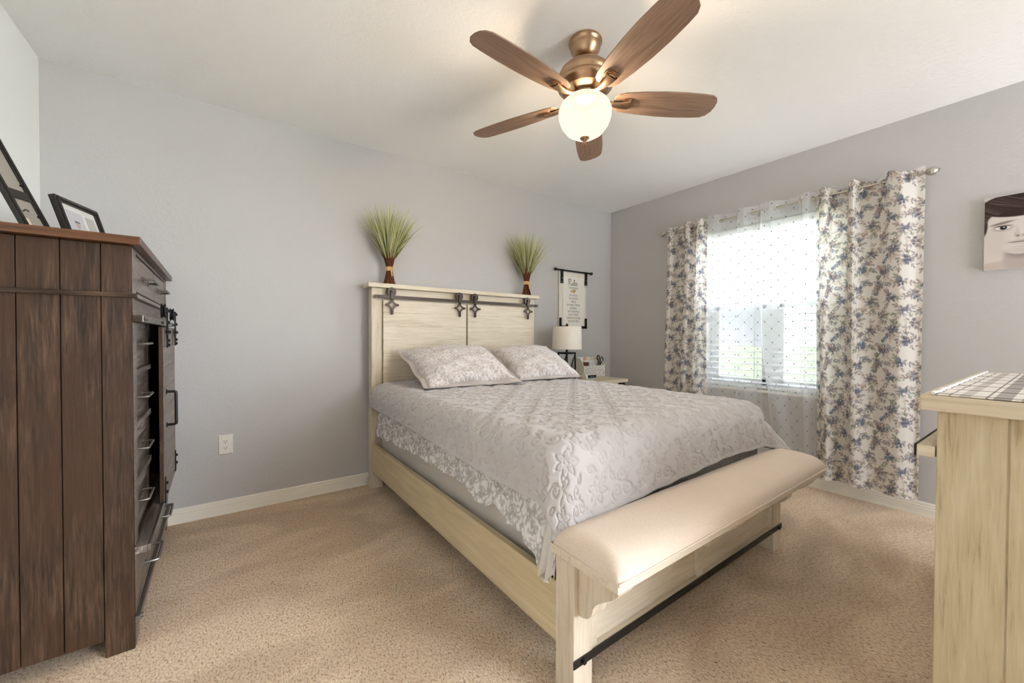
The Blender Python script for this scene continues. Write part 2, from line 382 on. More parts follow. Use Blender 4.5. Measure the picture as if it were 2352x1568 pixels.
# ------------------------------------------------------------------ painting helpers (numpy) for printed cloth
class Paint:
    """small tileable canvas in metres"""
    def __init__(s, w, h, px, bgc):
        s.w, s.h, s.px = w, h, px; s.nx, s.ny = int(round(w/px)), int(round(h/px))
        s.a = np.ones((s.ny, s.nx, 3))*np.array(bgc[:3])
        s.X, s.Y = np.meshgrid((np.arange(s.nx)+.5)*px, (np.arange(s.ny)+.5)*px)
    def _d(s, x, y):
        dx = (s.X-x+s.w/2) % s.w-s.w/2; dy = (s.Y-y+s.h/2) % s.h-s.h/2; return dx, dy
    def petal(s, x, y, ang, l, wd, c, alpha=0.8, edge=0.0):
        dx, dy = s._d(x, y); ca, sa = math.cos(ang), math.sin(ang)
        u = (dx*ca+dy*sa)/l; v = (-dx*sa+dy*ca)/wd
        prof = np.sqrt(np.clip(u*(1.0-u)*4, 0, 1))*(0.55+0.45*np.clip(u, 0, 1))
        d = np.abs(v)-prof*0.5
        k = np.clip(0.5-d*wd/s.px, 0, 1)*((u > 0) & (u < 1))
        k = k*alpha*(0.72+0.28*np.clip(1-u, 0, 1))
        if edge: k = np.clip(k*(1+edge*np.clip((d+0.15)/0.15, 0, 1)), 0, 1)
        s.a = s.a*(1-k[..., None])+np.array(c[:3])*k[..., None]
    def line(s, pts, wd, c, alpha=0.8):
        k = np.zeros((s.ny, s.nx))
        for (x, y) in pts:
            dx, dy = s._d(x, y); k = np.maximum(k, np.clip(0.5-(np.hypot(dx, dy)-wd/2)/s.px, 0, 1))
        k *= alpha; s.a = s.a*(1-k[..., None])+np.array(c[:3])*k[..., None]
    def sample(s, x, y):
        fx = (x/s.px-.5) % s.nx; fy = (y/s.px-.5) % s.ny
        x0 = np.floor(fx).astype(int) % s.nx; y0 = np.floor(fy).astype(int) % s.ny; tx = (fx-np.floor(fx))[..., None]; ty = (fy-np.floor(fy))[..., None]
        x1, y1 = (x0+1) % s.nx, (y0+1) % s.ny
        return (s.a[y0, x0]*(1-tx)+s.a[y0, x1]*tx)*(1-ty)+(s.a[y1, x0]*(1-tx)+s.a[y1, x1]*tx)*ty

R = random.Random(11)
fl = Paint(0.46, 0.56, 0.002, srgb(238, 232, 224))
BLUES = [srgb(*c) for c in ((90, 102, 128), (112, 124, 146), (70, 78, 104), (142, 151, 166), (124, 131, 144))]
MAUVE = [srgb(*c) for c in ((150, 130, 124), (170, 148, 138), (134, 118, 120), (186, 164, 152), (120, 108, 116))]
PALE = [srgb(*c) for c in ((202, 184, 170), (196, 180, 172), (208, 192, 176))]
GREEN = [srgb(*c) for c in ((128, 136, 116), (148, 152, 130), (110, 118, 104))]
def sprig(x, y, a, n, ln, pal, lw=0.0022, stem=None):
    pts = []; ang = a; cx, cy = x, y; curl = R.uniform(-0.06, 0.06)
    for i in range(int(ln/0.002)):
        cx += math.cos(ang)*0.002; cy += math.sin(ang)*0.002; ang += curl*0.6; pts.append((cx, cy, ang))
    fl.line([(p[0], p[1]) for p in pts], lw, stem or srgb(112, 108, 104), 0.75)
    for i in range(n):
        p = pts[int((i+0.6)/n*(len(pts)-1))]
        for sd in (-1, 1):
            fl.petal(p[0], p[1], p[2]+sd*R.uniform(0.5, 1.0), R.uniform(0.018, 0.03), R.uniform(0.011, 0.016), R.choice(pal), R.uniform(0.55, 0.9), 0.35)
    p = pts[-1]; fl.petal(p[0], p[1], p[2], 0.026, 0.014, R.choice(pal), 0.8, 0.3)
def flower(x, y, pal, pal2, n=13, r=0.040):
    for ring, cnt in ((1.0, n), (0.62, int(n*0.7)), (0.25, int(n*0.4))):
        for i in range(cnt):
            a = R.uniform(0, 6.28); q = r*ring*R.uniform(0.55, 0.95); b = a+R.uniform(-0.8, 0.8)
            fl.petal(x+math.cos(a)*(q-0.012), y+math.sin(a)*(q-0.012), b, R.uniform(0.017, 0.027), R.uniform(0.013, 0.020), R.choice(pal), R.uniform(0.5, 0.85), 0.45)
    for i in range(7):
        a = R.uniform(0, 6.28); q = R.uniform(0, 0.02); fl.petal(x+math.cos(a)*q, y+math.sin(a)*q, a, 0.018, 0.009, R.choice(pal2), 0.85, 0.2)
spots = [(0.06, 0.05), (0.21, 0.03), (0.37, 0.09), (0.12, 0.16), (0.29, 0.17), (0.43, 0.21), (0.05, 0.27), (0.20, 0.28), (0.35, 0.30), (0.11, 0.38), (0.27, 0.39), (0.42, 0.41), (0.04, 0.47), (0.18, 0.49), (0.34, 0.50)]
for i, (x, y) in enumerate(spots):
    for k in range(3): sprig(x+R.uniform(-.02, .02), y+R.uniform(-.02, .02), R.uniform(0, 6.28), R.choice((2, 3)), R.uniform(0.05, 0.075), PALE+MAUVE[:1])
for i, (x, y) in enumerate(spots):
    a = R.uniform(0, 6.28)
    sprig(x, y, a, 3, R.uniform(0.06, 0.09), (GREEN if i % 3 == 0 else MAUVE+BLUES[3:]), stem=srgb(104, 106, 98))
    sprig(x, y, a+R.uniform(1.6, 2.6), 2, R.uniform(0.045, 0.07), (BLUES if i % 2 else MAUVE))
    if i % 3: sprig(x, y, a+R.uniform(3.6, 4.6), 2, R.uniform(0.05, 0.07), GREEN, stem=srgb(104, 106, 98))
for i in range(22):
    x, y = R.uniform(0, .46), R.uniform(0, .56); sprig(x, y, R.uniform(0, 6.28), 3, R.uniform(0.05, 0.08), R.choice((MAUVE, GREEN, BLUES, MAUVE)), stem=srgb(96, 98, 96))
for i, (x, y) in enumerate(spots):
    flower(x, y, (MAUVE+BLUES[3:4]) if i % 2 else (BLUES+MAUVE[:2]), BLUES[:3], R.choice((8, 10, 12)))

# scrolled leaf prints of the pillow shams and the sheet
def leaf_tile(w, px, base, ink, n, l, wd, seed, alpha=0.85):
    p = Paint(w, w, px, base); r = random.Random(seed)
    k = int(math.sqrt(n))
    for i in range(n):
        x = (i % k+r.uniform(0.15, 0.85))*w/k; y = (i//k+r.uniform(0.15, 0.85))*w/k; a = r.uniform(0, 6.28); cv = r.choice((-1, 1))*r.uniform(0.5, 1.1)
        for q in range(3):          # curling stroke with a leaf at its end
            aa = a+cv*q*0.8; p.petal(x, y, aa, l*r.uniform(0.7, 1.0), wd*r.uniform(0.8, 1.2), ink, alpha)
            x += math.cos(aa)*l*0.62; y += math.sin(aa)*l*0.62
        p.petal(x, y, a+cv*3.0, l*0.7, wd*1.5, ink, alpha)
    return p
sham_p = leaf_tile(0.20, 0.0012, srgb(194, 185, 181), srgb(232, 227, 224), 196, 0.015, 0.0048, 4)
sheet_p = leaf_tile(0.22, 0.0015, srgb(224, 221, 218), srgb(172, 167, 162), 144, 0.019, 0.0080, 6, 0.8)
M_['sham'] = attr_mat('sham_leaf_print', 0.8, 0, 0.25)
M_['sheetprint'] = attr_mat('sheet_leaf_print', 0.85, 0, 0.2)
M_['floral'] = attr_mat('floral_curtain_print', 0.9, 0.38)
def spline(pts, n):
    pts = np.array(pts, float); d = np.concatenate([[0], np.cumsum(np.hypot(np.diff(pts[:, 0]), np.diff(pts[:, 1])))])
    q = np.linspace(0, d[-1], n); out = np.zeros((n, 2))
    # monotone-ish smoothing of the polyline
    for k in range(2): out[:, k] = np.interp(q, d, pts[:, k])
    w = max(3, int(n*0.022)*2+1); ker = np.hanning(w+2)[1:-1]; ker /= ker.sum()
    for k in range(2):
        e = np.concatenate([np.full(w//2, out[0, k]), out[:, k], np.full(w//2, out[-1, k])]); out[:, k] = np.convolve(e, ker, 'valid')
    out[0] = pts[0]; out[-1] = pts[-1]
    return out, q
RODX, RODZ = XR-0.09, 2.048
def curtain(top, bot, z0, z1, step, nz_step, xb=0.0, pw=1.0):
    L_ = sum(math.hypot(a[0]-b[0], a[1]-b[1]) for a, b in zip(top, top[1:])); n = int(L_/step); nz = int((z1-z0)/nz_step)
    tp, q = spline(top, n); bt, _ = spline(bot, n)
    zz = np.linspace(z1, z0, nz)[:, None]; f = smoothstep(0, 1, (z1-zz)/(z1-z0))**pw
    Y = tp[None, :, 0]*(1-f)+bt[None, :, 0]*f; X = tp[None, :, 1]*(1-f)+bt[None, :, 1]*f
    X = X+0.004*np.sin(zz*5+Y*31)*f
    P = np.stack([X+xb+RODX, Y, np.broadcast_to(zz, X.shape)], -1)
    UVq = np.stack([np.broadcast_to(q[None, :], X.shape), np.broadcast_to(zz, X.shape)], -1)
    return P, UVq
def grommets(parent, items, mat='nickel'):
    g0 = None
    for (y, x, z, a) in items:
        if g0 is None:
            ring = [(0.021*math.cos(t), 0, 0.021*math.sin(t)) for t in np.linspace(0, 2*PI, 25)[:-1]]
            g0 = obj('grommet', MB().tube(ring, 0.0042, 8, closed=True), mat, parent, smooth=True); g0.location = (x, y, z); g0.rotation_euler = (0, 0, a)
        else: cp(g0, parent, (x, y, z), (0, 0, a))
# right curtain
top = [(1.045, .020), (1.02, .0), (1.012, -.035), (.975, -.04), (.962, .0), (.955, .035), (.872, .038), (.862, 0), (.855, -.036), (.825, -.042), (.815, .0), (.808, .034), (.715, .036), (.686, .006), (.66, -.034), (.60, -.042), (.57, -.006), (.548, .03), (.512, .034)]
bot = [(1.03, .045), (1.00, .02), (.985, -.03), (.95, -.045), (.93, -.02), (.90, .02), (.86, .02), (.835, -.02), (.825, -.05), (.80, -.055), (.76, -.03), (.72, .0), (.69, -.01), (.64, -.035), (.60, -.045), (.57, -.03), (.54, .0), (.525, .01), (.512, .0)]
P, Q = curtain(top, bot, 0.108, 2.092, 0.0024, 0.0024)
P[..., 2] += (0.012*np.sin(P[..., 1]*40)*smoothstep(2.0, 2.09, P[..., 2]))
ct = thing('floral_curtain', 'wide floral curtain hanging at the right end of the rod, down to the baseboard', 'curtain', (0, 0, 0), group=None)
gridobj('fabric', P, 'floral', ct, col=fl.sample(Q[..., 0]*1.14, Q[..., 1]*1.14))
grommets(ct, [(1.016, RODX-.012, RODZ-.004, 1.2), (.959, RODX+.01, RODZ-.004, -1.2), (.863, RODX+.005, RODZ-.004, 1.2), (.814, RODX, RODZ-.004, -1.2), (.686, RODX, RODZ-.004, -0.9), (.575, RODX-.008, RODZ-.004, 0.9)])
# left curtain
top = [(1.80, .034), (1.832, .034), (1.842, 0), (1.850, -.036), (1.888, -.04), (1.900, 0), (1.906, .034), (1.938, .036), (1.950, 0), (1.958, -.036), (1.995, -.04), (2.006, 0), (2.014, .034), (2.11, .038), (2.128, 0), (2.14, -.034), (2.172, -.03), (2.186, .0)]
bot = [(1.812, .04), (1.835, .03), (1.85, -.01), (1.865, -.04), (1.90, -.045), (1.925, -.02), (1.94, .0), (1.96, .0), (1.985, -.03), (2.00, -.05), (2.03, -.05), (2.055, -.02), (2.08, .0), (2.13, .0), (2.16, -.02), (2.18, -.04), (2.205, -.035), (2.228, .0)]
P, Q = curtain(top, bot, 0.11, 2.092, 0.0024, 0.0024)
P[..., 2] += (0.010*np.sin(P[..., 1]*55)*smoothstep(2.0, 2.09, P[..., 2]))
ct = thing('floral_curtain', 'narrow floral curtain hanging at the left end of the rod, partly behind the bed', 'curtain')
gridobj('fabric', P, 'floral', ct, col=fl.sample(Q[..., 0]*1.14+0.17, Q[..., 1]*1.14+0.2))
grommets(ct, [(1.845, RODX, RODZ-.004, -1.2), (1.90, RODX, RODZ-.004, 1.2), (1.951, RODX, RODZ-.004, -1.2), (2.007, RODX, RODZ-.004, 1.2), (2.128, RODX, RODZ-.004, -0.9)])

# sheer curtains
mm, tt, bb_ = new_mat('sheer_voile')
uvn = N(tt, 'ShaderNodeUVMap'); sp = N(tt, 'ShaderNodeSeparateXYZ'); tt.links.new(uvn.outputs[0], sp.inputs[0])
a1 = mathn(tt, 'ADD', sp.outputs[0], sp.outputs[1]); a2 = mathn(tt, 'SUBTRACT', sp.outputs[0], sp.outputs[1])
def tri(x): return mathn(tt, 'ABSOLUTE', mathn(tt, 'SUBTRACT', mathn(tt, 'FRACT', x), 0.5))
l1 = mathn(tt, 'LESS_THAN', tri(a1), 0.009); l2 = mathn(tt, 'LESS_THAN', tri(a2), 0.009)
lines_ = mathn(tt, 'MAXIMUM', l1, l2)
dd = mathn(tt, 'MAXIMUM', tri(a1), tri(a2)); dots = mathn(tt, 'LESS_THAN', dd, 0.045)
trn = N(tt, 'ShaderNodeBsdfTransparent'); trl = N(tt, 'ShaderNodeBsdfTranslucent'); dif = N(tt, 'ShaderNodeBsdfDiffuse')
trl.inputs['Color'].default_value = (0.92, 0.93, 0.95, 1); dif.inputs['Color'].default_value = (0.92, 0.93, 0.95, 1)
m1 = N(tt, 'ShaderNodeMixShader'); m1.inputs[0].default_value = 0.5; tt.links.new(trl.outputs[0], m1.inputs[1]); tt.links.new(dif.outputs[0], m1.inputs[2])
m2 = N(tt, 'ShaderNodeMixShader'); m2.inputs[0].default_value = 0.34; tt.links.new(trn.outputs[0], m2.inputs[1]); tt.links.new(m1.outputs[0], m2.inputs[2])
dg = N(tt, 'ShaderNodeBsdfDiffuse'); dg.inputs['Color'].default_value = srgb(96, 96, 102)
dk = N(tt, 'ShaderNodeBsdfDiffuse'); dk.inputs['Color'].default_value = srgb(24, 26, 36)
m3 = N(tt, 'ShaderNodeMixShader'); tt.links.new(mathn(tt, 'MULTIPLY', lines_, 0.6), m3.inputs[0]); tt.links.new(m2.outputs[0], m3.inputs[1]); tt.links.new(dg.outputs[0], m3.inputs[2])
m4 = N(tt, 'ShaderNodeMixShader'); tt.links.new(dots, m4.inputs[0]); tt.links.new(m3.outputs[0], m4.inputs[1]); tt.links.new(dk.outputs[0], m4.inputs[2])
tt.links.new(m4.outputs[0], tt.nodes['Material Output'].inputs['Surface']); M_['sheer'] = mm
DX, DZ = 0.098, 0.104
def sheer(label, top, bot, gs):
    P, Q = curtain(top, bot, 0.12, 2.10, 0.006, 0.012, pw=3.0)
    UV = np.stack([Q[..., 0]/DX, Q[..., 1]/DZ], -1)
    t = thing('sheer_curtain', label, 'curtain')
    gridobj('fabric', P, 'sheer', t, uv=UV)
    grommets(t, gs)
sheer('sheer white curtain with diamond stitching on the left half of the window',
      [(1.798, -.03), (1.74, -.034), (1.701, 0), (1.68, .034), (1.575, .036), (1.560, 0), (1.553, -.034), (1.50, -.036), (1.46, 0), (1.435, .034), (1.392, .036)],
      [(1.812, .02), (1.75, .0), (1.70, .015), (1.66, .035), (1.58, .035), (1.55, .01), (1.53, -.01), (1.48, -.01), (1.44, .02), (1.40, .035), (1.372, .03)],
      [(1.701, RODX, RODZ-.004, -0.8), (1.558, RODX, RODZ-.004, 1.2), (1.46, RODX, RODZ-.004, -0.8)])
sheer('sheer white curtain with diamond stitching on the right half of the window',
      [(1.393, .034), (1.388, 0), (1.383, -.034), (1.32, -.036), (1.279, 0), (1.25, .034), (1.145, .036), (1.122, 0), (1.112, -.034), (1.075, -.03), (1.062, .0), (1.05, .034)],
      [(1.300, .03), (1.285, .015), (1.27, -.005), (1.23, -.01), (1.19, .0), (1.16, .03), (1.115, .035), (1.10, .01), (1.09, -.01), (1.06, -.005), (1.05, .01), (1.03, .03)],
      [(1.388, RODX, RODZ-.004, 1.2), (1.279, RODX, RODZ-.004, -0.8), (1.121, RODX, RODZ-.004, -1.2), (1.062, RODX, RODZ-.004, 1.2)])

# curtain rod
t = thing('curtain_rod', 'brushed nickel curtain rod with faceted finials above the window', 'curtain rod', (RODX, 1.37, RODZ+0.002))
obj('rod', MB().lathe([(0.0075, -0.88), (0.0075, 0.82)], n=16, axis='y'), 'nickel', t, smooth=True)
prof = [(0.008, 0), (0.012, 0.004), (0.012, 0.014), (0.007, 0.018), (0.008, 0.028), (0.022, 0.045), (0.026, 0.058), (0.022, 0.072), (0.010, 0.084), (0.011, 0.089), (0.004, 0.093)]
obj('finial', MB().lathe([(r, -0.83-h) for r, h in prof], n=8, axis='y'), 'nickel', t)
obj('finial', MB().lathe([(r, 0.82+h) for r, h in prof], n=8, axis='y'), 'nickel', t)
for y in (-0.80, 0.79):
    obj('bracket', MB().box(-0.006, 0.09, y-0.006, y+0.006, -0.02, -0.008).box(0.082, 0.09, y-0.014, y+0.014, -0.05, 0.03).box(-0.010, 0.006, y-0.006, y+0.006, -0.014, -0.006), 'nickel', t, bevel=0.002)

# ------------------------------------------------------------------ bed
TH = math.radians(0.7); BO = Vector((0.799, 2.834, 0))
def bedw(x, y, z): return (BO.x+x*math.cos(TH)-y*math.sin(TH), BO.y+x*math.sin(TH)+y*math.cos(TH), z)
bed = thing('bed', 'cream farmhouse bed with barn door headboard and cushioned bench footboard', 'bed', BO, TH)
HX1 = 1.469
# headboard
for (a, b) in ((0.0, 0.077), (1.392, HX1)):
    obj('headboard_post', MB().box(a, b, 0.0, 0.07, 0.562, 1.42), 'creamZ', bed, bevel=0.003)
    obj('headboard_leg', MB().box(a-0.002, b+0.002, -0.002, 0.072, 0.0, 0.560), 'creamZ', bed, bevel=0.003)
obj('headboard_rail', MB().box(0.077, 1.392, 0.008, 0.062, 1.33, 1.42), 'cream', bed, bevel=0.002)
obj('headboard_back', MB().box(0.077, 1.392, 0.03, 0.055, 0.25, 1.33), 'cream', bed)
obj('headboard_cap', MB().box(-0.03, 1.505, -0.032, 0.092, 1.42, 1.451), 'cream', bed, bevel=0.003)
for (a, b) in ((0.077, 0.748), (0.760, 1.432)):
    mb = MB(); edges = [1.335, 1.246, 1.148, 1.050, 0.952, 0.854, 0.756, 0.658, 0.56, 0.46, 0.35]
    for z1, z0 in zip(edges, edges[1:]): mb.box(a, b, -0.020, -0.002, z0+0.0009, z1-0.0009)
    mb.box(a+0.002, b-0.002, -0.0185, -0.003, 0.36, 1.33)
    obj('barn_door_panel', mb, 'cream', bed, bevel=0.0012, seg=1)
obj('barn_door_track', MB().box(0.012, 1.486, -0.034, -0.028, 1.346, 1.368).lathe([(0.008, -0.04), (0.008, -0.028)], (0.045, 0, 1.357), 6, 'y').lathe([(0.008, -0.04), (0.008, -0.028)], (1.455, 0, 1.357), 6, 'y').box(0.03, 0.06, -0.028, 0.0, 1.35, 1.364).box(1.44, 1.468, -0.028, 0.0, 1.35, 1.364), 'brownblack', bed, bevel=0.001)
def hanger_mesh():
    mb = MB(); y0, y1 = -0.006, 0.0
    # wheel behind the strap
    n = 28
    mb.lathe([(0.012, 0.002), (0.033, 0.002), (0.033, 0.005), (0.027, 0.008), (0.027, 0.012), (0.033, 0.015), (0.033, 0.018), (0.012, 0.018)], (0, 0, 0.093), n, 'y')
    mb.box(-0.011, 0.011, y0, y1, 0.03, 0.098)
    mb.lathe([(0.011, y0), (0.011, y1)], (0, 0, 0.098), 16, 'y')
    k = 64; vs = []
    for j, yy in ((0, y0), (1, y1)):
        for i in range(k):
            a = 2*PI*i/k; c4 = abs(math.cos(2*a)); r = 0.026+0.022*c4**5
            vs.append((r*math.cos(a), yy, r*math.sin(a)))
        for i in range(k):
            a = 2*PI*i/k; r = 0.0215/(abs(math.cos(a))+abs(math.sin(a))); vs.append((r*math.cos(a), yy, r*math.sin(a)))
    fs = []
    for i in range(k):
        j = (i+1) % k
        fs += [(i, j, k+j, k+i), (2*k+i, 3*k+i, 3*k+j, 2*k+j), (i, 2*k+i, 2*k+j, j), (k+i, k+j, 3*k+j, 3*k+i)]
    mb.add(vs, fs)
    mb.box(-0.010, 0.010, y0, y1, -0.060, -0.03); mb.lathe([(0.010, y0), (0.010, y1)], (0, 0, -0.060), 16, 'y')
    for (x, z) in ((0, 0.094), (0, 0.042), (-0.042, 0), (0.042, 0), (0, -0.038), (0, -0.058)):
        mb.lathe([(0.0078, y0-0.006), (0.0078, y0)], (x, 0, z), 6, 'y')
    return mb
h0 = None
for x in (0.133, 0.677, 0.818, 1.365):
    if h0 is None: h0 = obj('barn_door_hanger', hanger_mesh(), 'brownblack', bed, bevel=0.0008, seg=1); h0.location = (x, -0.036, 1.300)
    else: cp(h0, bed, (x, -0.036, 1.300))
# rails
for (a, b) in ((0.0, 0.028), (1.441, HX1)):
    obj('side_rail', MB().box(a, b, -1.93, 0.0, 0.128, 0.318), 'creamY', bed, bevel=0.003)
obj('slat_support', MB().box(0.03, 1.44, -1.9, -0.02, 0.17, 0.20), 'creamY', bed)
# footboard
FY = -2.0
for (a, b) in ((-0.006, 0.074), (1.40, 1.482)):
    obj('footboard_post', MB().box(a, b, FY, FY+0.08, 0, 0.4245), 'creamZ', bed, bevel=0.003)
mb = MB().box(0.074, 1.40, FY+0.022, FY+0.05, 0.103, 0.4245)
mb.box(0.074, 1.40, FY+0.008, FY+0.03, 0.232, 0.4245); mb.box(0.695, 0.735, FY+0.008, FY+0.03, 0.103, 0.232)
mb.box(0.074, 1.40, FY+0.004, FY+0.03, 0.103, 0.122); mb.box(0.074, 0.105, FY+0.008, FY+0.03, 0.11, 0.24); mb.box(1.363, 1.40, FY+0.008, FY+0.03, 0.11, 0.24)
obj('footboard_panel', mb, 'cream', bed, bevel=0.002)
prof = [(FY, 0.4245), (FY-0.150, 0.4245)]
for k in range(13):
    q = k/12; prof.append((FY-0.150+0.095*(0.5-0.5*math.cos(PI*q))*1.0, 0.402-0.108*q))
prof += [(FY-0.050, 0.279), (FY-0.036, 0.262), (FY-0.018, 0.255), (FY, 0.255)]
for x in (0.012, 0.690, 1.402):
    obj('corbel', MB().prism(prof, x, x+0.062, 'x'), 'creamZ', bed, bevel=0.002)
mb = MB().box(-0.009, 1.484, FY-0.005, FY-0.0005, 0.100, 0.124)
for x in (0.030, 1.445): mb.lathe([(0.009, FY-0.013), (0.009, FY-0.003)], (x, 0, 0.112), 6, 'y')
for x in np.linspace(0.16, 1.33, 9): mb.lathe([(0.0025, FY-0.0075), (0.0025, FY-0.004)], (x, 0, 0.112), 8, 'y')
obj('metal_strap', mb, 'black', bed, bevel=0.0008, seg=1)
obj('bench_seat_board', MB().box(-0.032, 1.496, -2.180, -1.926, 0.425, 0.452), 'cream', bed, bevel=0.003)
def cush(u, v):
    # u along x, v around the cross-section
    x0, x1, y0, y1, z0 = -0.036, 1.500, -2.186, -1.930, 0.453
    a = v*PI; n = 2.7
    cy = math.copysign(abs(math.cos(a))**(2/n), math.cos(a)); cz = abs(math.sin(a))**(2/n)
    e = min(1.0, abs((1-abs(2*u-1)))/0.075); e = max(1e-3, 1-(1-e)**3.0)**(1/2.2)
    return (x0+(x1-x0)*u, (y0+y1)/2+(y1-y0)/2*cy*(0.90+0.10*e), z0+0.065*cz*e*(0.97+0.03*math.sin(u*PI)))
uu = np.concatenate([np.linspace(0, 0.05, 16), np.linspace(0.05, 0.95, 30)[1:-1], np.linspace(0.95, 1, 16)]); nu = len(uu); nv = 40
mb = MB(); vs = [cush(uu[i], j/(nv-1)) for j in range(nv) for i in range(nu)]
fs = [(j*nu+i, j*nu+i+1, (j+1)*nu+i+1, (j+1)*nu+i) for j in range(nv-1) for i in range(nu-1)]
fs += [tuple(j*nu for j in range(nv)), tuple(j*nu+nu-1 for j in range(nv))[::-1], ]
mb.add(vs, fs)
cu = obj('bench_cushion', mb, 'cushion', bed, smooth=True)
pip = [(-0.037, -2.187, 0.455), (1.501, -2.187, 0.455), (1.501, -1.929, 0.455), (-0.037, -1.929, 0.455)]
obj('cushion_welt', MB().tube(pip, 0.0035, 6, closed=True), 'cushion', bed)

# mattress and box spring
bs = obj('box_spring', MB().box(0.058, 1.41, -1.885, -0.025, 0.201, 0.455), 'boxspring', bevel=0.02, seg=4)
bs.location = BO; bs.rotation_euler.z = TH; tag(bs, 'beige box spring showing between the side rail and the printed sheet', 'box spring')
mt = obj('mattress', MB().box(0.058, 1.41, -1.878, -0.025, 0.456, 0.715), 'sheetplain', bevel=0.04, seg=5)
mt.location = BO; mt.rotation_euler.z = TH; tag(mt, 'mattress under the grey quilt', 'mattress')

# quilt with stitched scrolls
def quilt_tile(w=0.30, px=0.003):
    n = int(round(w/px)); pts = []
    rr = random.Random(5)
    def spiral(x, y, a0, sgn, r0=0.034, turns=1.5):
        for i in range(150):
            q = i/149; r = r0*(1-q*0.9); a = a0+sgn*q*turns*2*PI; pts.append((x+r*math.cos(a), y+r*math.sin(a)))
    def petal(x, y, a, l, wd):
        for sd in (-1, 1):
            for i in range(46):
                q = i/45; u = l*q; v = sd*wd*math.sin(PI*q**0.9); pts.append((x+u*math.cos(a)-v*math.sin(a), y+u*math.sin(a)+v*math.cos(a)))
        for i in range(16):
            q = i/15*0.5; pts.append((x+l*q*math.cos(a), y+l*q*math.sin(a)))
    def flower_(x, y, r, k=6):
        for i in range(k): petal(x+0.006*math.cos(i*2*PI/k), y+0.006*math.sin(i*2*PI/k), i*2*PI/k+0.3, r, r*0.25)
    def vine(x0, y0, x1, y1, amp):
        for i in range(110):
            q = i/109; nx, ny = -(y1-y0), (x1-x0); ll = math.hypot(nx, ny); o_ = amp*math.sin(2*PI*q)
            pts.append((x0+(x1-x0)*q+nx/ll*o_, y0+(y1-y0)*q+ny/ll*o_))
    flower_(0.075, 0.075, 0.052); flower_(0.225, 0.225, 0.052)
    for (x, y, a, s_) in ((0.225, 0.045, 0.6, 1), (0.262, 0.108, 3.6, -1), (0.185, 0.110, 2.0, 1), (0.045, 0.200, 1.2, -1), (0.110, 0.260, 4.2, 1), (0.105, 0.185, 0.0, -1)): spiral(x, y, a, s_)
    for (x, y, a) in ((0.15, 0.02, 1.0), (0.16, 0.15, 2.6), (0.29, 0.17, -1.2), (0.02, 0.28, 0.4), (0.15, 0.28, 0.0), (0.28, 0.29, 2.2), (0.01, 0.14, 1.0)): petal(x, y, a, 0.05, 0.013)
    vine(0.0, 0.15, 0.15, 0.0, 0.02); vine(0.15, 0.30, 0.30, 0.15, -0.02); vine(0.15, 0.30, 0.0, 0.15, 0.02); vine(0.15, 0.0, 0.3, 0.15, 0.02)
    P_ = np.array(pts) % w; g = (np.arange(n)+.5)*px
    X, Y = np.meshgrid(g, g); D = np.full((n, n), 9.0)
    for i in range(0, len(P_), 200):
        b_ = P_[i:i+200]
        dx = np.abs(X[..., None]-b_[:, 0]); dx = np.minimum(dx, w-dx); dy = np.abs(Y[..., None]-b_[:, 1]); dy = np.minimum(dy, w-dy)
        D = np.minimum(D, np.sqrt(dx*dx+dy*dy).min(-1))
    return np.sqrt(np.clip((D-0.0008)/0.009, 0, 1)), px, n
QH, QPX, QN = quilt_tile()
def tile_sample(A, px, n, x, y):
    fx = (x/px-.5) % n; fy = (y/px-.5) % n; x0 = np.floor(fx).astype(int) % n; y0 = np.floor(fy).astype(int) % n
    tx = fx-np.floor(fx); ty = fy-np.floor(fy); x1 = (x0+1) % n; y1 = (y0+1) % n
    return (A[y0, x0]*(1-tx)+A[y0, x1]*tx)*(1-ty)+(A[y1, x0]*(1-tx)+A[y1, x1]*tx)*ty
QX0, QX1, QYF, QZ = 0.085, 1.385, -1.845, 0.738
OVL, OVR, OVF = 0.245, 0.300, 0.297
RC = 0.095
def quilt_pos(s, t):
    """s across (0..QX1-QX0 is the top), t from the head towards the foot"""
    W = QX1-QX0; TL = -0.03-QYF
    exl = np.clip(-s, 0, None); exr = np.clip(s-W, 0, None); ey = np.clip(t-TL, 0, None)
    # hanging length shrinks towards the head on the left side (hem rises)
    ex = exl+exr; e = np.hypot(ex, ey); ph = np.arctan2(ey, ex+1e-9)
    sgn = np.where(exr > 0, 1.0, -1.0)
    q = np.clip(e/RC, 0, PI/2)
    off = RC*np.sin(q); drop = RC*(1-np.cos(q))
    rest = np.clip(e-RC*PI/2, 0, None)
    corner = np.sin(2*ph)**2*(ex > 0)*(ey > 0)
    fan_l = 0.20*corner*(exl > 0); fan_r = 0.62*corner*(exr > 0)
    fl_ = 0.05+0.03*np.sin(t*9+1)*(ex > 0)*(ey == 0)+0.035*np.sin(s*11)*(ey > 0)*(ex == 0)+fan_l+fan_r
    fl_ = np.clip(fl_, 0.0, 0.9)
    off = off+rest*fl_; drop = drop+rest*np.sqrt(1-fl_**2)
    x = QX0+np.clip(s, 0, W)+sgn*off*np.cos(ph)*(e > 0)
    y = -0.03-np.clip(t, 0, TL)-off*np.sin(ph)*(e > 0)
    cs = np.clip(s/W, 0, 1); ctt = np.clip(t/TL, 0, 1)
    crown = 0.010*np.sin(PI*cs)**0.8+0.006*np.sin(ctt*7+cs*3)*np.sin(PI*cs)
    z = QZ+crown-drop
    return np.stack([x, y, z], -1)
du = 0.004
W = QX1-QX0; TL = -0.03-QYF
s = np.arange(-OVL, W+OVR+1e-6, du); tt_ = np.arange(0, TL+OVF+1e-6, du)
Sg, Tg = np.meshgrid(s, tt_)
hem = 0.038*(1-smoothstep(0.2, 1.7, Tg))     # a little shorter near the head
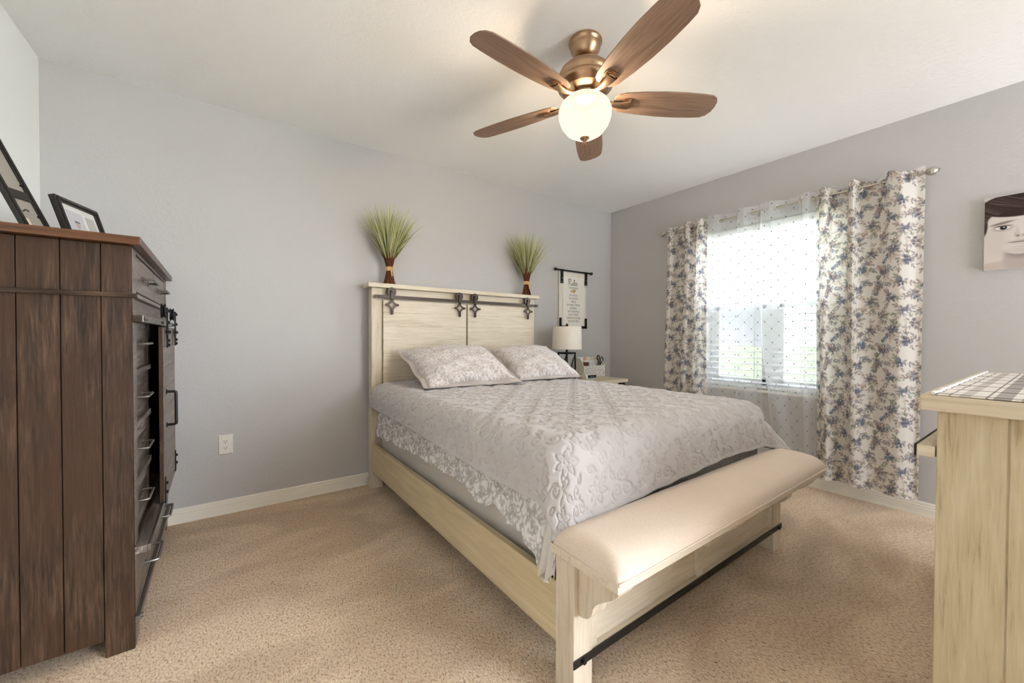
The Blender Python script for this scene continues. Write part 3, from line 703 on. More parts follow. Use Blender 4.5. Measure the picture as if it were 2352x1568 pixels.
Sg2 = np.where(Sg < 0, Sg*(OVL-hem)/OVL, Sg)
fold = 1-0.10*smoothstep(W*0.25, W*0.75, Sg)*(Tg > TL)
Tg2 = np.where(Tg > TL, TL+(Tg-TL)*fold, Tg)
P = quilt_pos(Sg2, Tg2)
gu = np.gradient(P, axis=1); gv = np.gradient(P, axis=0); nn = np.cross(gv, gu); nn /= (np.linalg.norm(nn, axis=-1, keepdims=True)+1e-9)
nn *= np.sign(np.where(np.abs(nn[..., 2:3]) > 0.2, nn[..., 2:3], 1))
hgt = tile_sample(QH, QPX, QN, Sg2*1.22, Tg2*1.22)
edge = np.minimum(np.minimum(Sg+OVL, W+OVR-Sg), TL+OVF-Tg)
bind = smoothstep(0.012, 0.018, edge)
hgt = hgt*bind+(1-bind)*0.9
wr = 0.003*np.sin(Sg*37+Tg*9)*np.sin(Tg*23)
P = P+nn*(hgt*0.0085+wr)[..., None]
qo = gridobj('quilt', P, 'quilt', solid=0.006)
qo.location = BO; qo.rotation_euler.z = TH; tag(qo, 'light grey quilt with stitched scrolls and flowers spread over the bed', 'quilt')

# printed sheet hanging below the quilt
hy = np.array([-0.03, -0.30, -0.568, -1.005, -1.30, -1.36, -1.42, -1.52, -1.62, -1.73, -1.80, -1.865, -1.885, -1.905, -1.925])
hz = np.array([0.372, 0.395, 0.407, 0.416, 0.425, 0.395, 0.385, 0.408, 0.385, 0.39, 0.35, 0.292, 0.300, 0.36, 0.42])
yy = np.linspace(-0.03, -1.925, 900); n2 = 110
zb = np.interp(-yy, -hy, hz)+0.003*np.sin(yy*47+3*np.sin(yy*5))+0.003*np.sin(yy*83+2*np.sin(yy*11))
ztop = 0.60
V = np.linspace(0, 1, n2)[:, None]
Z = ztop+(zb[None, :]-ztop)*V
corner = smoothstep(1.55, 1.86, -yy)[None, :]
X = 0.046-0.016*V-0.040*corner*V+0.006*V*np.sin(yy*26+3*np.sin(yy*5))[None, :]+0.005*V*np.sin(yy*71+V*9+2*np.sin(yy*13))+0.004*np.sin(yy*130+V*16)*np.sin(V*14+yy*31)
X = X-0.012*V*np.exp(-((yy+1.37)/0.07)**2)[None, :]
X = np.minimum(X, 0.05)
Y = np.broadcast_to(yy[None, :], Z.shape)
so = gridobj('bed_sheet', np.stack([X, Y, Z], -1), 'sheetprint', col=sheet_p.sample(Y+0*Z, Z-0.6*X), solid=0.0025)
so.location = BO; so.rotation_euler.z = TH; tag(so, 'white and grey leaf printed sheet hanging below the quilt hem', 'sheet')
# plain sheet tail in the corner behind the bench
yy = np.linspace(-1.85, -1.915, 40); V = np.linspace(0, 1, 30)[:, None]
Z = 0.50-0.175*V+0.01*np.sin(yy*200)[None, :]*V; X = 0.022+0.012*np.sin(yy*190)[None, :]*V-0.034*V+0*Z
so = gridobj('sheet_tail', np.stack([X-0.004, np.broadcast_to(yy[None, :], Z.shape), Z], -1), 'sheetplain', solid=0.002)
so.location = BO; so.rotation_euler.z = TH; tag(so, 'loose pale sheet end hanging at the foot corner beside the bench', 'sheet')
# fuzzy blanket folded at the foot
xs = np.linspace(0.10, 1.40, 420); V = np.linspace(0, 1, 50)[:, None]
a = V*PI
Yb = -1.893-0.022*np.sin(a)+RNG.normal(0, 0.0022, (50, 420))+0.004*np.sin(xs*40)[None, :]
Zb = 0.60-0.20*V+RNG.normal(0, 0.0015, (50, 420))
bo = gridobj('blanket', np.stack([np.broadcast_to(xs[None, :], Yb.shape), Yb, Zb], -1), 'blanket', solid=0.004)
bo.location = BO; bo.rotation_euler.z = TH; tag(bo, 'fuzzy dark grey blanket showing under the quilt hem behind the bench', 'blanket')

# pillows
def pillow(label, c, hu, hv, puff, seed):
    c, hu, hv = np.array(c), np.array(hu), np.array(hv)
    n = np.cross(hu, hv); n /= np.linalg.norm(n)
    rg = np.random.default_rng(seed); ph = rg.uniform(0, 6.28, 12)
    nu, nv = 320, 250
    U, V = np.meshgrid(np.linspace(-1, 1, nu), np.linspace(-1, 1, nv))
    fu, fv = 0.90, 0.87      # flange
    a = np.clip(1-(np.abs(U)/fu)**2.4, 0, 1); b = np.clip(1-(np.abs(V)/fv)**2.4, 0, 1)
    h = puff*(a*b)**0.42
    wr = 0.011*np.sin(U*7+V*3+ph[0]+2*np.sin(V*3+ph[1]))+0.008*np.sin(V*13-U*5+ph[2])+0.007*np.sin(U*17+V*9+ph[3])
    h2 = h+wr*np.clip(h/puff, 0, 1)**0.5*(0.4+0.9*np.clip(-V, 0, 1))
    flang = 1-smoothstep(0.0, 0.25, h/puff)
    # rounded outline pulled in at mid-sides
    Us = U*(1-0.05*(1-V**2)*np.abs(U)); Vs = V*(1-0.06*(1-U**2)*np.abs(V))
    base = c+Us[..., None]*hu+Vs[..., None]*hv
    fw_ = 0.010*np.sin(U*9+ph[4])*np.sin(V*8+ph[5])*flang
    top = base+n*(h2+fw_+0.003)[..., None]; bot = base-n*(0.45*h-fw_+0.003)[..., None]
    for A in (top, bot): A[..., 2] = np.maximum(A[..., 2], 0.764 if A is top else 0.758)
    o = thing('pillow', label, 'pillow', BO, TH)
    UV = np.stack([U*np.linalg.norm(hu), V*np.linalg.norm(hv)], -1)
    me = gridobj('pillow_front', top, 'sham', o, col=sham_p.sample(UV[..., 0]+seed*0.05, UV[..., 1]))
    me.data.materials.append(M_['shamplain'])
    mi = ((np.abs(U) > fu) | (np.abs(V) > fv))[:-1, :-1].reshape(-1).astype(np.int32); me.data.polygons.foreach_set('material_index', mi)
    gridobj('pillow_back', bot[:, ::-1], 'shamplain', o, uv=UV)
    return o
pillow('leaf printed grey pillow leaning on the left half of the headboard', (0.480, -0.385, 0.868), (0.335, -0.045, 0.014), (0.0, 0.262, 0.120), 0.105, 3)
pillow('leaf printed grey pillow leaning on the right half of the headboard, beside the lamp', (1.168, -0.365, 0.864), (0.305, -0.03, 0.004), (0.005, 0.240, 0.120), 0.098, 9)

# ------------------------------------------------------------------ dried grass bundles on the headboard
mgs, tgs, bgs = new_mat('grass_blades_green')
oi = N(tgs, 'ShaderNodeAttribute'); oi.attribute_name = 'Col'; tgs.links.new(oi.outputs['Color'], bgs.inputs['Base Color']); bgs.inputs['Roughness'].default_value = 0.7
M_['gblade'] = mgs
M_['stem'] = fabric_mat('brown_stems', srgb(84, 44, 26), srgb(136, 80, 50), 120, 0.5)
def bundle(label, x, y, z, hgt, rad, seed):
    rr = random.Random(seed)
    t = thing('grass_bundle', label, 'dried grass', (x, y, z))
    mb = MB()
    for i in range(130):
        a = rr.uniform(0, 2*PI); q = math.sqrt(rr.random())
        r0, r1, r2 = q*0.046, q*0.021, q*0.058
        h2 = hgt*rr.uniform(0.34, 0.50); tw = rr.uniform(-0.6, 0.6)
        p = lambda r, z_, aa: (r*math.cos(aa), min(r*math.sin(aa), 0.03)*0.9, z_)
        mb.tube([p(r0, 0.001, a), p((r0+r1)/2, 0.04, a), p(r1, 0.105, a), p(r1*1.1, 0.125, a), p((r1+r2)/2, 0.19, a+tw*0.3), p(r2, h2, a+tw*0.5)], [0.0016, 0.0016, 0.0016, 0.0016, 0.0015, 0.0011], 4)
    s_ = obj('stems', mb, 'stem', t); s_['kind'] = 'stuff'
    vs, fs, cs = [], [], []
    greens = [srgb(*c)[:3] for c in ((160, 164, 92), (134, 140, 72), (186, 188, 128), (206, 206, 160), (112, 114, 58), (172, 172, 122), (196, 192, 150))]
    for i in range(330):
        a = rr.uniform(0, 2*PI); q = rr.random()**0.6; tilt = q*0.70
        tilt *= rad
        if rr.random() < 0.12: tilt = rr.uniform(0.6, 1.0)*rad*1.1
        z0 = hgt*rr.uniform(0.30, 0.44)
        ln = (hgt*rr.uniform(0.80, 1.0)-z0)*(1.0-0.02*q); droop = rr.uniform(0.0, 0.5)*tilt+(rr.uniform(0.4, 1.6) if rr.random() < 0.10 else 0)
        st = 0.016+0.036*q; w0 = rr.uniform(0.0012, 0.0032)
        pos = Vector((st*math.cos(a), st*math.sin(a)*0.7, z0)); d = tilt
        sx = Vector((-math.sin(a), math.cos(a), 0)); yaw = rr.uniform(-0.9, 0.9); wv = Vector((math.cos(yaw), math.sin(yaw), 0))
        base = len(vs); c = rr.choice(greens); k = 9
        for j in range(k+1):
            u = j/k; ww = w0*(1-u*0.92)*(0.6+0.8*min(1, u*4))
            pp = pos.copy(); pp.y = pp.y if pp.y < 0.045 else 0.045+(pp.y-0.045)*0.10
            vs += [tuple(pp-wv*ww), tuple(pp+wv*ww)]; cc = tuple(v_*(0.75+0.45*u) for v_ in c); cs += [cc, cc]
            if j: fs.append((base+2*j-2, base+2*j-1, base+2*j+1, base+2*j))
            d = tilt+droop*u*u*1.6
            pos = pos+Vector((math.sin(d)*math.cos(a), math.sin(d)*math.sin(a), math.cos(d)))*(ln/k)
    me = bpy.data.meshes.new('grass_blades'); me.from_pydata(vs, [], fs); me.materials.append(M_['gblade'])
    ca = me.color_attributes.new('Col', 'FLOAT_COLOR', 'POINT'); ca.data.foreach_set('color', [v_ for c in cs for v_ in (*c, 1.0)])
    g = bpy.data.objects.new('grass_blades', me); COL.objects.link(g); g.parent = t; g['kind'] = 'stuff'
    mb = MB().lathe([(0.0225, 0.098), (0.0245, 0.104), (0.0250, 0.112), (0.0245, 0.120), (0.0225, 0.126)], n=24)
    mb.add([(-0.004, -0.027, 0.115), (0.009, -0.027, 0.118), (0.013, -0.036, 0.06), (0.003, -0.038, 0.052)], [(0, 1, 2, 3)])
    mb.add([(0.006, -0.026, 0.118), (0.012, -0.024, 0.12), (0.030, -0.030, 0.14), (0.026, -0.032, 0.146)], [(0, 1, 2, 3)])
    obj('raffia_tie', mb, 'raffia', t, smooth=True, solid=0.0015)
bundle('taller bundle of green dried grass tied with raffia on the left end of the headboard', 0.935, 2.862, 1.452, 0.60, 0.76, 21)
bundle('shorter bundle of green dried grass tied with raffia on the right end of the headboard', 2.192, 2.872, 1.452, 0.60, 0.80, 33)

# ------------------------------------------------------------------ dark dresser
TD = math.radians(1.3); DO = (-0.277, 1.85, 0.0)
dr = thing('gentlemans_chest', 'tall dark brown plank dresser with sliding barn door against the left wall', 'dresser', DO, TD)
DD, DL = -0.468, 1.115
pl = [0.0, -0.075, -0.167, -0.258, -0.349, -0.44, DD]
mb = MB()
for a, b in zip(pl, pl[1:]):
    post = a == 0.0 or b == DD
    mb.box(b+0.0012, a-0.0012, (0.0 if post else 0.005), 0.022, (0.0 if post else 0.055), 1.384)
mb.box(DD+0.004, -0.004, 0.012, 0.024, 0.06, 1.38)
obj('side_panel', mb, 'darkZ', dr, bevel=0.0015, seg=1)
obj('side_panel', MB().box(DD, 0.0, DL-0.022, DL, 0.0, 1.384), 'darkZ', dr, bevel=0.0015, seg=1)
obj('back_panel', MB().box(DD, DD+0.012, 0.022, DL-0.022, 0.06, 1.38), 'darkZ', dr)
obj('top_board', MB().box(DD-0.005, 0.026, -0.034, DL+0.03, 1.385, 1.412), 'darkcap', dr, bevel=0.002)
obj('side_moulding', MB().box(DD, 0.014, -0.012, 0.0, 1.208, 1.223), 'darkmould', dr, bevel=0.002)
mb = MB().box(-0.02, 0.014, 0.0005, DL+0.012, 1.208, 1.223)
obj('front_moulding', mb, 'darkY', dr, bevel=0.002)
mb = MB().box(-0.022, 0.0, 0.022, 0.085, 0.0, 1.384).box(-0.022, 0.0, DL-0.085, DL-0.022, 0.0, 1.384)
mb.box(-0.022, 0.0, 0.085, DL-0.085, 1.372, 1.384).box(-0.022, -0.001, 0.085, DL-0.085, 1.15, 1.232).box(-0.022, -0.001, 0.085, DL-0.085, 0.292, 0.33).box(-0.022, -0.001, 0.085, DL-0.085, 0.075, 0.12)
obj('face_frame', mb, 'darkY', dr, bevel=0.0015, seg=1)
for z in (0.08, 0.30, 1.15): obj('inner_shelf', MB().box(DD+0.012, -0.022, 0.022, DL-0.022, z, z+0.02), 'darkZ', dr)
obj('divider', MB().box(DD+0.012, -0.012, 0.482, 0.535, 0.33, 1.15), 'darkZ', dr, bevel=0.002)
def pull(parent, y0, y1, z, x, prj=0.034, r=0.0048, vert=False, m='steel'):
    """bar pull from (y0) to (y1) standing off by prj"""
    if not vert:
        a, b = (x, y0, z), (x, y1, z); A, B = (x+prj, y0+0.008, z), (x+prj, y1-0.008, z)
    else:
        a, b = (x, y0, z), (x, y0, y1); A, B = (x+prj, y0, z-0.008), (x+prj, y0, y1+0.008)
    def lerp(p, q, t_): return tuple(p[i]+(q[i]-p[i])*t_ for i in range(3))
    path = [a, lerp(a, (A[0], a[1], a[2]), 0.82), lerp((A[0], a[1], a[2]), A, 0.55), A, B, lerp((B[0], b[1], b[2]), B, 0.55), lerp(b, (B[0], b[1], b[2]), 0.82), b]
    mb = MB().tube(path, r, 8)
    for p in (a, b): mb.lathe([(r*1.9, p[0]), (r*1.9, p[0]+0.004)], (0, p[1], p[2]), 12, 'x')
    return obj('handle', mb, m, parent, smooth=True)
for (y0, y1) in ((0.087, 0.561), (0.567, 1.028)):
    d = obj('drawer', MB().box(-0.20, -0.002, y0+0.002, y1-0.002, 1.237, 1.366), 'darkY', dr, bevel=0.0025)
    c = (y0+y1)/2; pull(d, c-0.08, c+0.08, 1.297, -0.002)
zs = [(0.955, 1.148), (0.762, 0.933), (0.557, 0.738), (0.332, 0.533)]
for k, (z0, z1) in enumerate(zs):
    d = obj('drawer', MB().box(-0.20, -0.018, 0.088, 0.478, z0, z1), 'darkin', dr, bevel=0.002)
    zc = (1.047, 0.843, 0.645, 0.446)[k]; pull(d, 0.205, 0.350, zc, -0.018)
obj('drawer_rail', MB().box(-0.1, -0.003, 0.085, 0.48, 0.934, 0.954).box(-0.1, -0.003, 0.085, 0.48, 0.739, 0.761).box(-0.1, -0.003, 0.085, 0.48, 0.534, 0.556), 'darkin', dr, bevel=0.001)
obj('cupboard_panel', MB().box(-0.30, -0.285, 0.535, DL-0.022, 0.33, 1.15), 'darkZ', dr)
for (y0, y1) in ((0.087, 0.575), (0.580, 1.028)):
    d = obj('drawer', MB().box(-0.20, -0.002, y0+0.002, y1-0.002, 0.124, 0.288), 'darkY', dr, bevel=0.0025)
    c = (y0+y1)/2; pull(d, c-0.085, c+0.085, 0.186, -0.002, 0.04, 0.0055)
obj('shelf_ledge', MB().box(0.0, 0.032, 0.0, DL, 0.326, 0.350), 'darkin', dr, bevel=0.002)
obj('ledge_strip', MB().box(0.0325, 0.041, 0.004, DL, 0.327, 0.351), 'steel', dr, bevel=0.001)
obj('base_strip', MB().box(0.0, 0.012, -0.004, DL, 0.088, 0.112).lathe([(0.008, 0.012), (0.008, 0.020)], (0, 0.02, 0.1), 6, 'x'), 'steel', dr, bevel=0.001)
obj('track_spacer', MB().box(0.0, 0.022, 0.002, DL-0.002, 1.126, 1.15), 'darkmould', dr, bevel=0.001)
mb = MB().box(0.0225, 0.028, 0.004, DL, 1.126, 1.150)
for y in (0.03, 0.55, DL-0.03): mb.lathe([(0.008, 0.028), (0.008, 0.037)], (0, y, 1.138), 6, 'x')
obj('barn_door_track', mb, 'steel', dr, bevel=0.001)
mb = MB(); edges = [1.115, 1.032, 0.938, 0.845, 0.752, 0.658, 0.564, 0.470, 0.358]
for z1, z0 in zip(edges, edges[1:]): mb.box(0.030, 0.045, 0.41, 0.95, z0+0.001, z1-0.001)
mb.box(0.029, 0.043, 0.4085, 0.9515, 0.357, 1.116, 1)
dd_ = obj('barn_door', mb, ['darkY', 'darkZ'], dr, bevel=0.0012, seg=1)
pull(dd_, 0.508, 0.675, 0.825, 0.045, 0.034, 0.006, True, 'black')
hm = hanger_mesh(); hm.v = [(-y, x, z) for x, y, z in hm.v]
h0 = obj('hanger', hm, 'black', dd_, bevel=0.0008, seg=1); h0.location = (0.050, 0.485, 1.095)
cp(h0, dd_, (0.050, 0.885, 1.095))
for y in (0.43, 0.93):
    mb = MB().box(0.045, 0.049, y-0.012, y+0.012, 0.352, 0.46).box(0.028, 0.049, y-0.012, y+0.012, 0.350, 0.357)
    for z in (0.395, 0.435): mb.lathe([(0.007, 0.049), (0.007, 0.056)], (0, y, z), 6, 'x')
    obj('corner_strap', mb, 'black', dd_, bevel=0.0008, seg=1)
for y in (0.03, DL-0.03): obj('back_foot', MB().box(DD+0.005, DD+0.05, y-0.02, y+0.02, 0.0, 0.06), 'darkZ', dr)

# ------------------------------------------------------------------ frames on the dresser
def lean_frame(t, wd, hg, lam, bw, th, front=True):
    """child meshes in local coords: x along the bottom, z up, leaning back to +y"""
    ca, sa = math.cos(lam), math.sin(lam)
    def tr(mb): mb.v = [(x, y*ca+z*sa, z*ca-y*sa+0.0) for x, y, z in mb.v]; return mb
    mb = MB(); mb.box(0, wd, 0, th, 0, bw); mb.box(0, wd, 0, th, hg-bw, hg); mb.box(0, bw, 0, th, bw, hg-bw); mb.box(wd-bw, wd, 0, th, bw, hg-bw)
    mb.box(bw*0.3, wd-bw*0.3, -0.004, 0.001, bw*0.3, bw*0.75).box(bw*0.3, wd-bw*0.3, -0.004, 0.001, hg-bw*0.75, hg-bw*0.3).box(bw*0.3, bw*0.75, -0.004, 0.001, bw*0.3, hg-bw*0.3).box(wd-bw*0.75, wd-bw*0.3, -0.004, 0.001, bw*0.3, hg-bw*0.3)
    obj('frame', tr(mb), M_['frameblack'], t, bevel=0.002)
    return tr
M_['frameblack'] = wood_mat('black_frame_wood', [(0.3, srgb(22, 20, 19)), (0.6, srgb(44, 39, 36)), (0.8, srgb(70, 62, 56))], 'X', 1, 0.3, 0.1)
zt = 1.4145
t = thing('picture_frame', 'small black frame with matted photographs leaning back on the dresser', 'picture frame', (-0.478, 2.15, zt+0.003), math.radians(72.6))
tr = lean_frame(t, 0.230, 0.192, 0.293, 0.022, 0.020)
obj('mat_board', tr(MB().box(0.022, 0.208, 0.008, 0.012, 0.022, 0.170)), 'mat', t)
mb = MB().box(0.040, 0.125, 0.0065, 0.008, 0.030, 0.150, 0).box(0.140, 0.192, 0.0065, 0.008, 0.045, 0.145, 1)
obj('mat_bevel', tr(MB().box(0.038, 0.127, 0.0072, 0.0082, 0.028, 0.152).box(0.138, 0.194, 0.0072, 0.0082, 0.043, 0.147)), 'paper', t)
obj('photograph', tr(mb), [plain('photo_tint', srgb(186, 180, 184), 0.5), plain('document_tint', srgb(170, 166, 160), 0.5)], t)
# a small gowned figure in the print
mb = MB(); el = lambda cx, cz, rx, rz, n=16: [(cx+rx*math.cos(2*PI*k/n), cz+rz*math.sin(2*PI*k/n)) for k in range(n)]
mb.prism([(0.055, 0.030), (0.112, 0.030), (0.104, 0.066), (0.090, 0.078), (0.076, 0.078), (0.062, 0.066)], 0.0058, 0.0064, 'y', 0)
mb.prism(el(0.083, 0.094, 0.009, 0.013), 0.0056, 0.0063, 'y', 1); mb.prism([(0.069, 0.103), (0.097, 0.103), (0.094, 0.110), (0.072, 0.110)], 0.0055, 0.0062, 'y', 2)
obj('figure_print', tr(mb), [plain('gown_blue', srgb(120, 168, 186), 0.6), plain('print_skin', srgb(178, 156, 144), 0.6), plain('cap_blue', srgb(92, 104, 116), 0.6)], t)
obj('easel_back', tr(MB().box(0.09, 0.14, 0.022, 0.026, 0.0, 0.15)), M_['frameblack'], t)
t = thing('picture_frame', 'larger black frame leaning steeply on the dresser at the left edge of the photo', 'picture frame', (-0.556, 2.05, zt+0.004), math.radians(64))
tr = lean_frame(t, 0.098, 0.46, 0.45, 0.018, 0.016)
M_['framegrey'] = plain('frame_backing', srgb(150, 142, 132), 0.25)
obj('backing_board', tr(MB().box(0.018, 0.080, 0.006, 0.010, 0.018, 0.442)), M_['framegrey'], t)
obj('crossbar', tr(MB().box(0.010, 0.088, 0.001, 0.006, 0.150, 0.185)), M_['frameblack'], t)
mb = MB()
for z in (0.09, 0.21): mb.box(0.074, 0.083, 0.000, 0.006, z, z+0.006)
mb.tube([(0.024, 0.0, 0.098), (0.030, -0.004, 0.104), (0.037, -0.006, 0.098)], 0.0022, 6)
obj('clip', tr(mb), 'black', t)
obj('paper_label', tr(MB().box(0.022, 0.034, 0.0045, 0.0062, 0.020, 0.075)), plain('label_card', srgb(200, 180, 160), 0.7), t)
t = thing('remote_control', 'thin black remote lying on the dresser beside the small frame', 'remote', (-0.30, 1.90, 1.4125), TD)
obj('body', MB().box(-0.02, 0.02, 0, 0.14, 0, 0.012), 'dark', t, bevel=0.003)

# ------------------------------------------------------------------ outlet
t = thing('wall_outlet', 'white double power outlet low on the back wall', 'outlet', (-0.035, YB, 0.420))
pw, ph_ = 0.0365, 0.0595
obj('cover_plate', MB().add([(-pw, 0, -ph_), (pw, 0, -ph_), (pw, 0, ph_), (-pw, 0, ph_), (-pw+.005, -.007, -ph_+.005), (pw-.005, -.007, -ph_+.005), (pw-.005, -.007, ph_-.005), (-pw+.005, -.007, ph_-.005)], [(4, 5, 6, 7), (0, 1, 5, 4), (1, 2, 6, 5), (2, 3, 7, 6), (3, 0, 4, 7)]), 'white', t)
for z in (0.0195, -0.0195):
    poly = [(0.0165*math.cos(a), max(-0.0118, min(0.0118, 0.0165*math.sin(a)))+z) for a in np.linspace(0, 2*PI, 33)[:-1]]
    s_ = obj('socket', MB().prism(poly, -0.0088, -0.006, 'y'), 'white', t, bevel=0.0006, seg=1)
    obj('slots', MB().box(-0.0075, -0.0055, -0.0091, -0.0086, z-0.001, z+0.007).box(0.005, 0.0075, -0.0091, -0.0086, z, z+0.0065).lathe([(0.0026, -0.0091), (0.0026, -0.0086)], (0, 0, z-0.0065), 12, 'y'), 'dark', s_)
obj('screw', MB().lathe([(0.003, -0.0082), (0.003, -0.0068)], n=10, axis='y'), 'white', t)

# ------------------------------------------------------------------ ceiling fan
FX, FYc = 1.335, 1.310
fan = thing('ceiling_fan', 'five blade walnut ceiling fan with brushed bronze motor and lit glass bowl', 'ceiling fan', (FX, FYc, H))
dz = lambda pr: [(r, z-H) for r, z in pr]
obj('canopy', MB().lathe(dz([(0.072, 2.4395), (0.076, 2.434), (0.076, 2.426), (0.070, 2.420), (0.069, 2.410), (0.066, 2.395), (0.055, 2.372), (0.043, 2.360), (0.030, 2.356)]), n=48), 'bronze', fan, smooth=True)
obj('ball_joint', MB().lathe(dz([(0.028, 2.362), (0.030, 2.352), (0.024, 2.342), (0.016, 2.338), (0.016, 2.325)]), n=24), plain('dark_joint', srgb(60, 34, 24), 0.35, 0.5), fan, smooth=True)
obj('motor_housing', MB().lathe(dz([(0.030, 2.336), (0.058, 2.335), (0.066, 2.330), (0.095, 2.316), (0.112, 2.300), (0.120, 2.284), (0.121, 2.268), (0.117, 2.262), (0.117, 2.256), (0.124, 2.250), (0.128, 2.238), (0.124, 2.226), (0.108, 2.216), (0.104, 2.208), (0.080, 2.198), (0.058, 2.194), (0.056, 2.182)]), n=64), 'bronze', fan, smooth=True)
obj('switch_housing', MB().lathe(dz([(0.048, 2.196), (0.048, 2.180), (0.060, 2.176), (0.062, 2.168), (0.060, 2.162), (0.04, 2.160)]), n=40), 'bronze', fan, smooth=True)
# lit bowl
me_, te_, be_ = new_mat('lit_alabaster_glass')
em = N(te_, 'ShaderNodeEmission'); em.inputs['Color'].default_value = (1.0, 0.92, 0.79, 1); em.inputs['Strength'].default_value = 0.38
tl_ = N(te_, 'ShaderNodeBsdfTranslucent'); tl_.inputs['Color'].default_value = (0.010, 0.0085, 0.006, 1)
tp_ = N(te_, 'ShaderNodeBsdfTransparent'); tp_.inputs['Color'].default_value = (1, 0.93, 0.8, 1)
ad = N(te_, 'ShaderNodeAddShader'); mx = N(te_, 'ShaderNodeMixShader'); mx.inputs[0].default_value = 0.30
gl = N(te_, 'ShaderNodeBsdfGlossy'); gl.inputs['Roughness'].default_value = 0.15
te_.links.new(em.outputs[0], ad.inputs[0]); te_.links.new(tl_.outputs[0], ad.inputs[1]); te_.links.new(ad.outputs[0], mx.inputs[1]); te_.links.new(tp_.outputs[0], mx.inputs[2])
te_.links.new(mx.outputs[0], te_.nodes['Material Output'].inputs['Surface'])
obj('glass_bowl', MB().lathe(dz([(0.062, 2.180), (0.086, 2.170), (0.110, 2.147), (0.121, 2.118), (0.1195, 2.088), (0.107, 2.054), (0.083, 2.023), (0.050, 2.003), (0.018, 1.996)]), n=64, cap=False), me_, fan, smooth=True)
obj('bowl_finial', MB().lathe(dz([(0.010, 2.004), (0.021, 2.000), (0.022, 1.995), (0.012, 1.986), (0.006, 1.980), (0.006, 1.970), (0.003, 1.968)]), n=24), 'bronze', fan, smooth=True)
bl_ = bpy.data.lights.new('fan_bulb', 'POINT'); bl_.energy = BULB_W; bl_.color = (1.0, 0.85, 0.67); bl_.shadow_soft_size = 0.035
blo = bpy.data.objects.new('fan_bulb', bl_); COL.objects.link(blo); blo.parent = fan; blo.location = (0, 0, 2.105-H)
# blades
half = [(0.135, 0.030), (0.150, 0.046), (0.180, 0.056), (0.26, 0.066), (0.36, 0.073), (0.46, 0.074), (0.54, 0.070), (0.583, 0.065), (0.605, 0.052), (0.618, 0.030)]
poly = [(r, w_) for r, w_ in half]+[(0.622, 0.0)]+[(r, -w_) for r, w_ in reversed(half)]
b0 = i0 = None
PT = math.radians(-12)
for k in range(5):
    ang = math.radians(41+72*k)
    if b0 is None:
        mb = MB().prism(poly, -0.003, 0.003, 'z')
        cpt, spt = math.cos(PT), math.sin(PT)
        mb.v = [(x, y*cpt-z*spt, y*spt+z*cpt) for x, y, z in mb.v]
        b0 = obj('blade', mb, 'bladeX', fan, bevel=0.0015); b0.location = (0, 0, 2.168-H); b0.rotation_euler = (0, 0, ang)
        mb = MB()
        def arm(u, v):
            x = 0.055+0.150*u; wd_ = 0.010+0.016*u**1.5; z_ = 0.030*(1-u)**2.0-0.020*math.sin(u*PI)*0.4-0.010
            a = 2*PI*v; y = wd_*math.cos(a); zz = 0.008*math.sin(a)
            yy_ = y*cpt-zz*spt*u; return (x, yy_, z_+zz+y*spt*u)
        mb.grid(arm, 18, 17)
        for (r0, hh) in ((0.030, 0.004), (0.024, 0.008), (0.017, 0.012)):
            pp = [(0.205+r0*0.75*math.cos(a)-(0.014 if math.cos(a) < 0 else 0), r0*math.sin(a)) for a in np.linspace(0, 2*PI, 29)[:-1]]
            m2_ = MB().prism(pp, -0.003-hh, -0.0028, 'z'); m2_.v = [(x, y*cpt-z*spt, y*spt+z*cpt) for x, y, z in m2_.v]; mb.add(m2_.v, m2_.f)
        i0 = obj('blade_iron', mb, 'bronze', fan, smooth=True); i0.location = (0, 0, 2.168-H); i0.rotation_euler = (0, 0, ang)
    else:
        cp(b0, fan, None, (0, 0, ang)); cp(i0, fan, None, (0, 0, ang))

# ------------------------------------------------------------------ nightstand and what stands on it
NZ = 0.672
ns = thing('nightstand', 'cream nightstand with black metal trim in the corner beside the bed', 'nightstand', (2.79, 2.70, 0))
obj('top', MB().box(-0.36, 0.345, -0.225, 0.225, NZ-0.032, NZ), 'cream', ns, bevel=0.003)
obj('body', MB().box(-0.33, 0.315, -0.205, 0.215, 0.10, NZ-0.033), 'cream', ns, bevel=0.002)
d = obj('drawer', MB().box(-0.30, 0.285, -0.222, -0.205, 0.47, NZ-0.05), 'cream', ns, bevel=0.002)
obj('handle', MB().tube([(-0.07, -0.222, 0.55), (-0.07, -0.248, 0.55), (0.07, -0.248, 0.55), (0.07, -0.222, 0.55)], 0.005, 8), 'black', d)
obj('metal_strap', MB().box(0.225, 0.3155, -0.2062, -0.2045, NZ-0.062, NZ-0.036).box(0.3152, 0.3175, -0.2062, -0.12, NZ-0.062, NZ-0.036), 'black', ns)
for x in (-0.33, 0.265):
    for y in (-0.205, 0.165): obj('leg', MB().box(x, x+0.05, y, y+0.05, 0, 0.10), 'creamZ', ns, bevel=0.002)
lp = thing('table_lamp', 'table lamp with white drum shade and black open frame base on the nightstand', 'lamp', (2.535, 2.70, NZ))
b_ = 0.054; bar = 0.006
mb = MB()
for sx_ in (-1, 1):
    for sy_ in (-1, 1): mb.box(sx_*b_-bar, sx_*b_+bar, sy_*b_-bar, sy_*b_+bar, 0.012, 0.245)
mb.box(-b_-bar, b_+bar, -b_-bar, b_+bar, 0, 0.012); mb.box(-b_-bar, b_+bar, -b_-bar, b_+bar, 0.245, 0.262)
def diag(p, q):
    mb.tube([p, q], 0.0055, 4)
for s_ in (-1, 1):
    diag((-b_, s_*b_, 0.012), (b_, s_*b_, 0.245)); diag((s_*b_, b_, 0.012), (s_*b_, -b_, 0.245))
obj('base', mb, 'black', lp, bevel=0.001, seg=1)
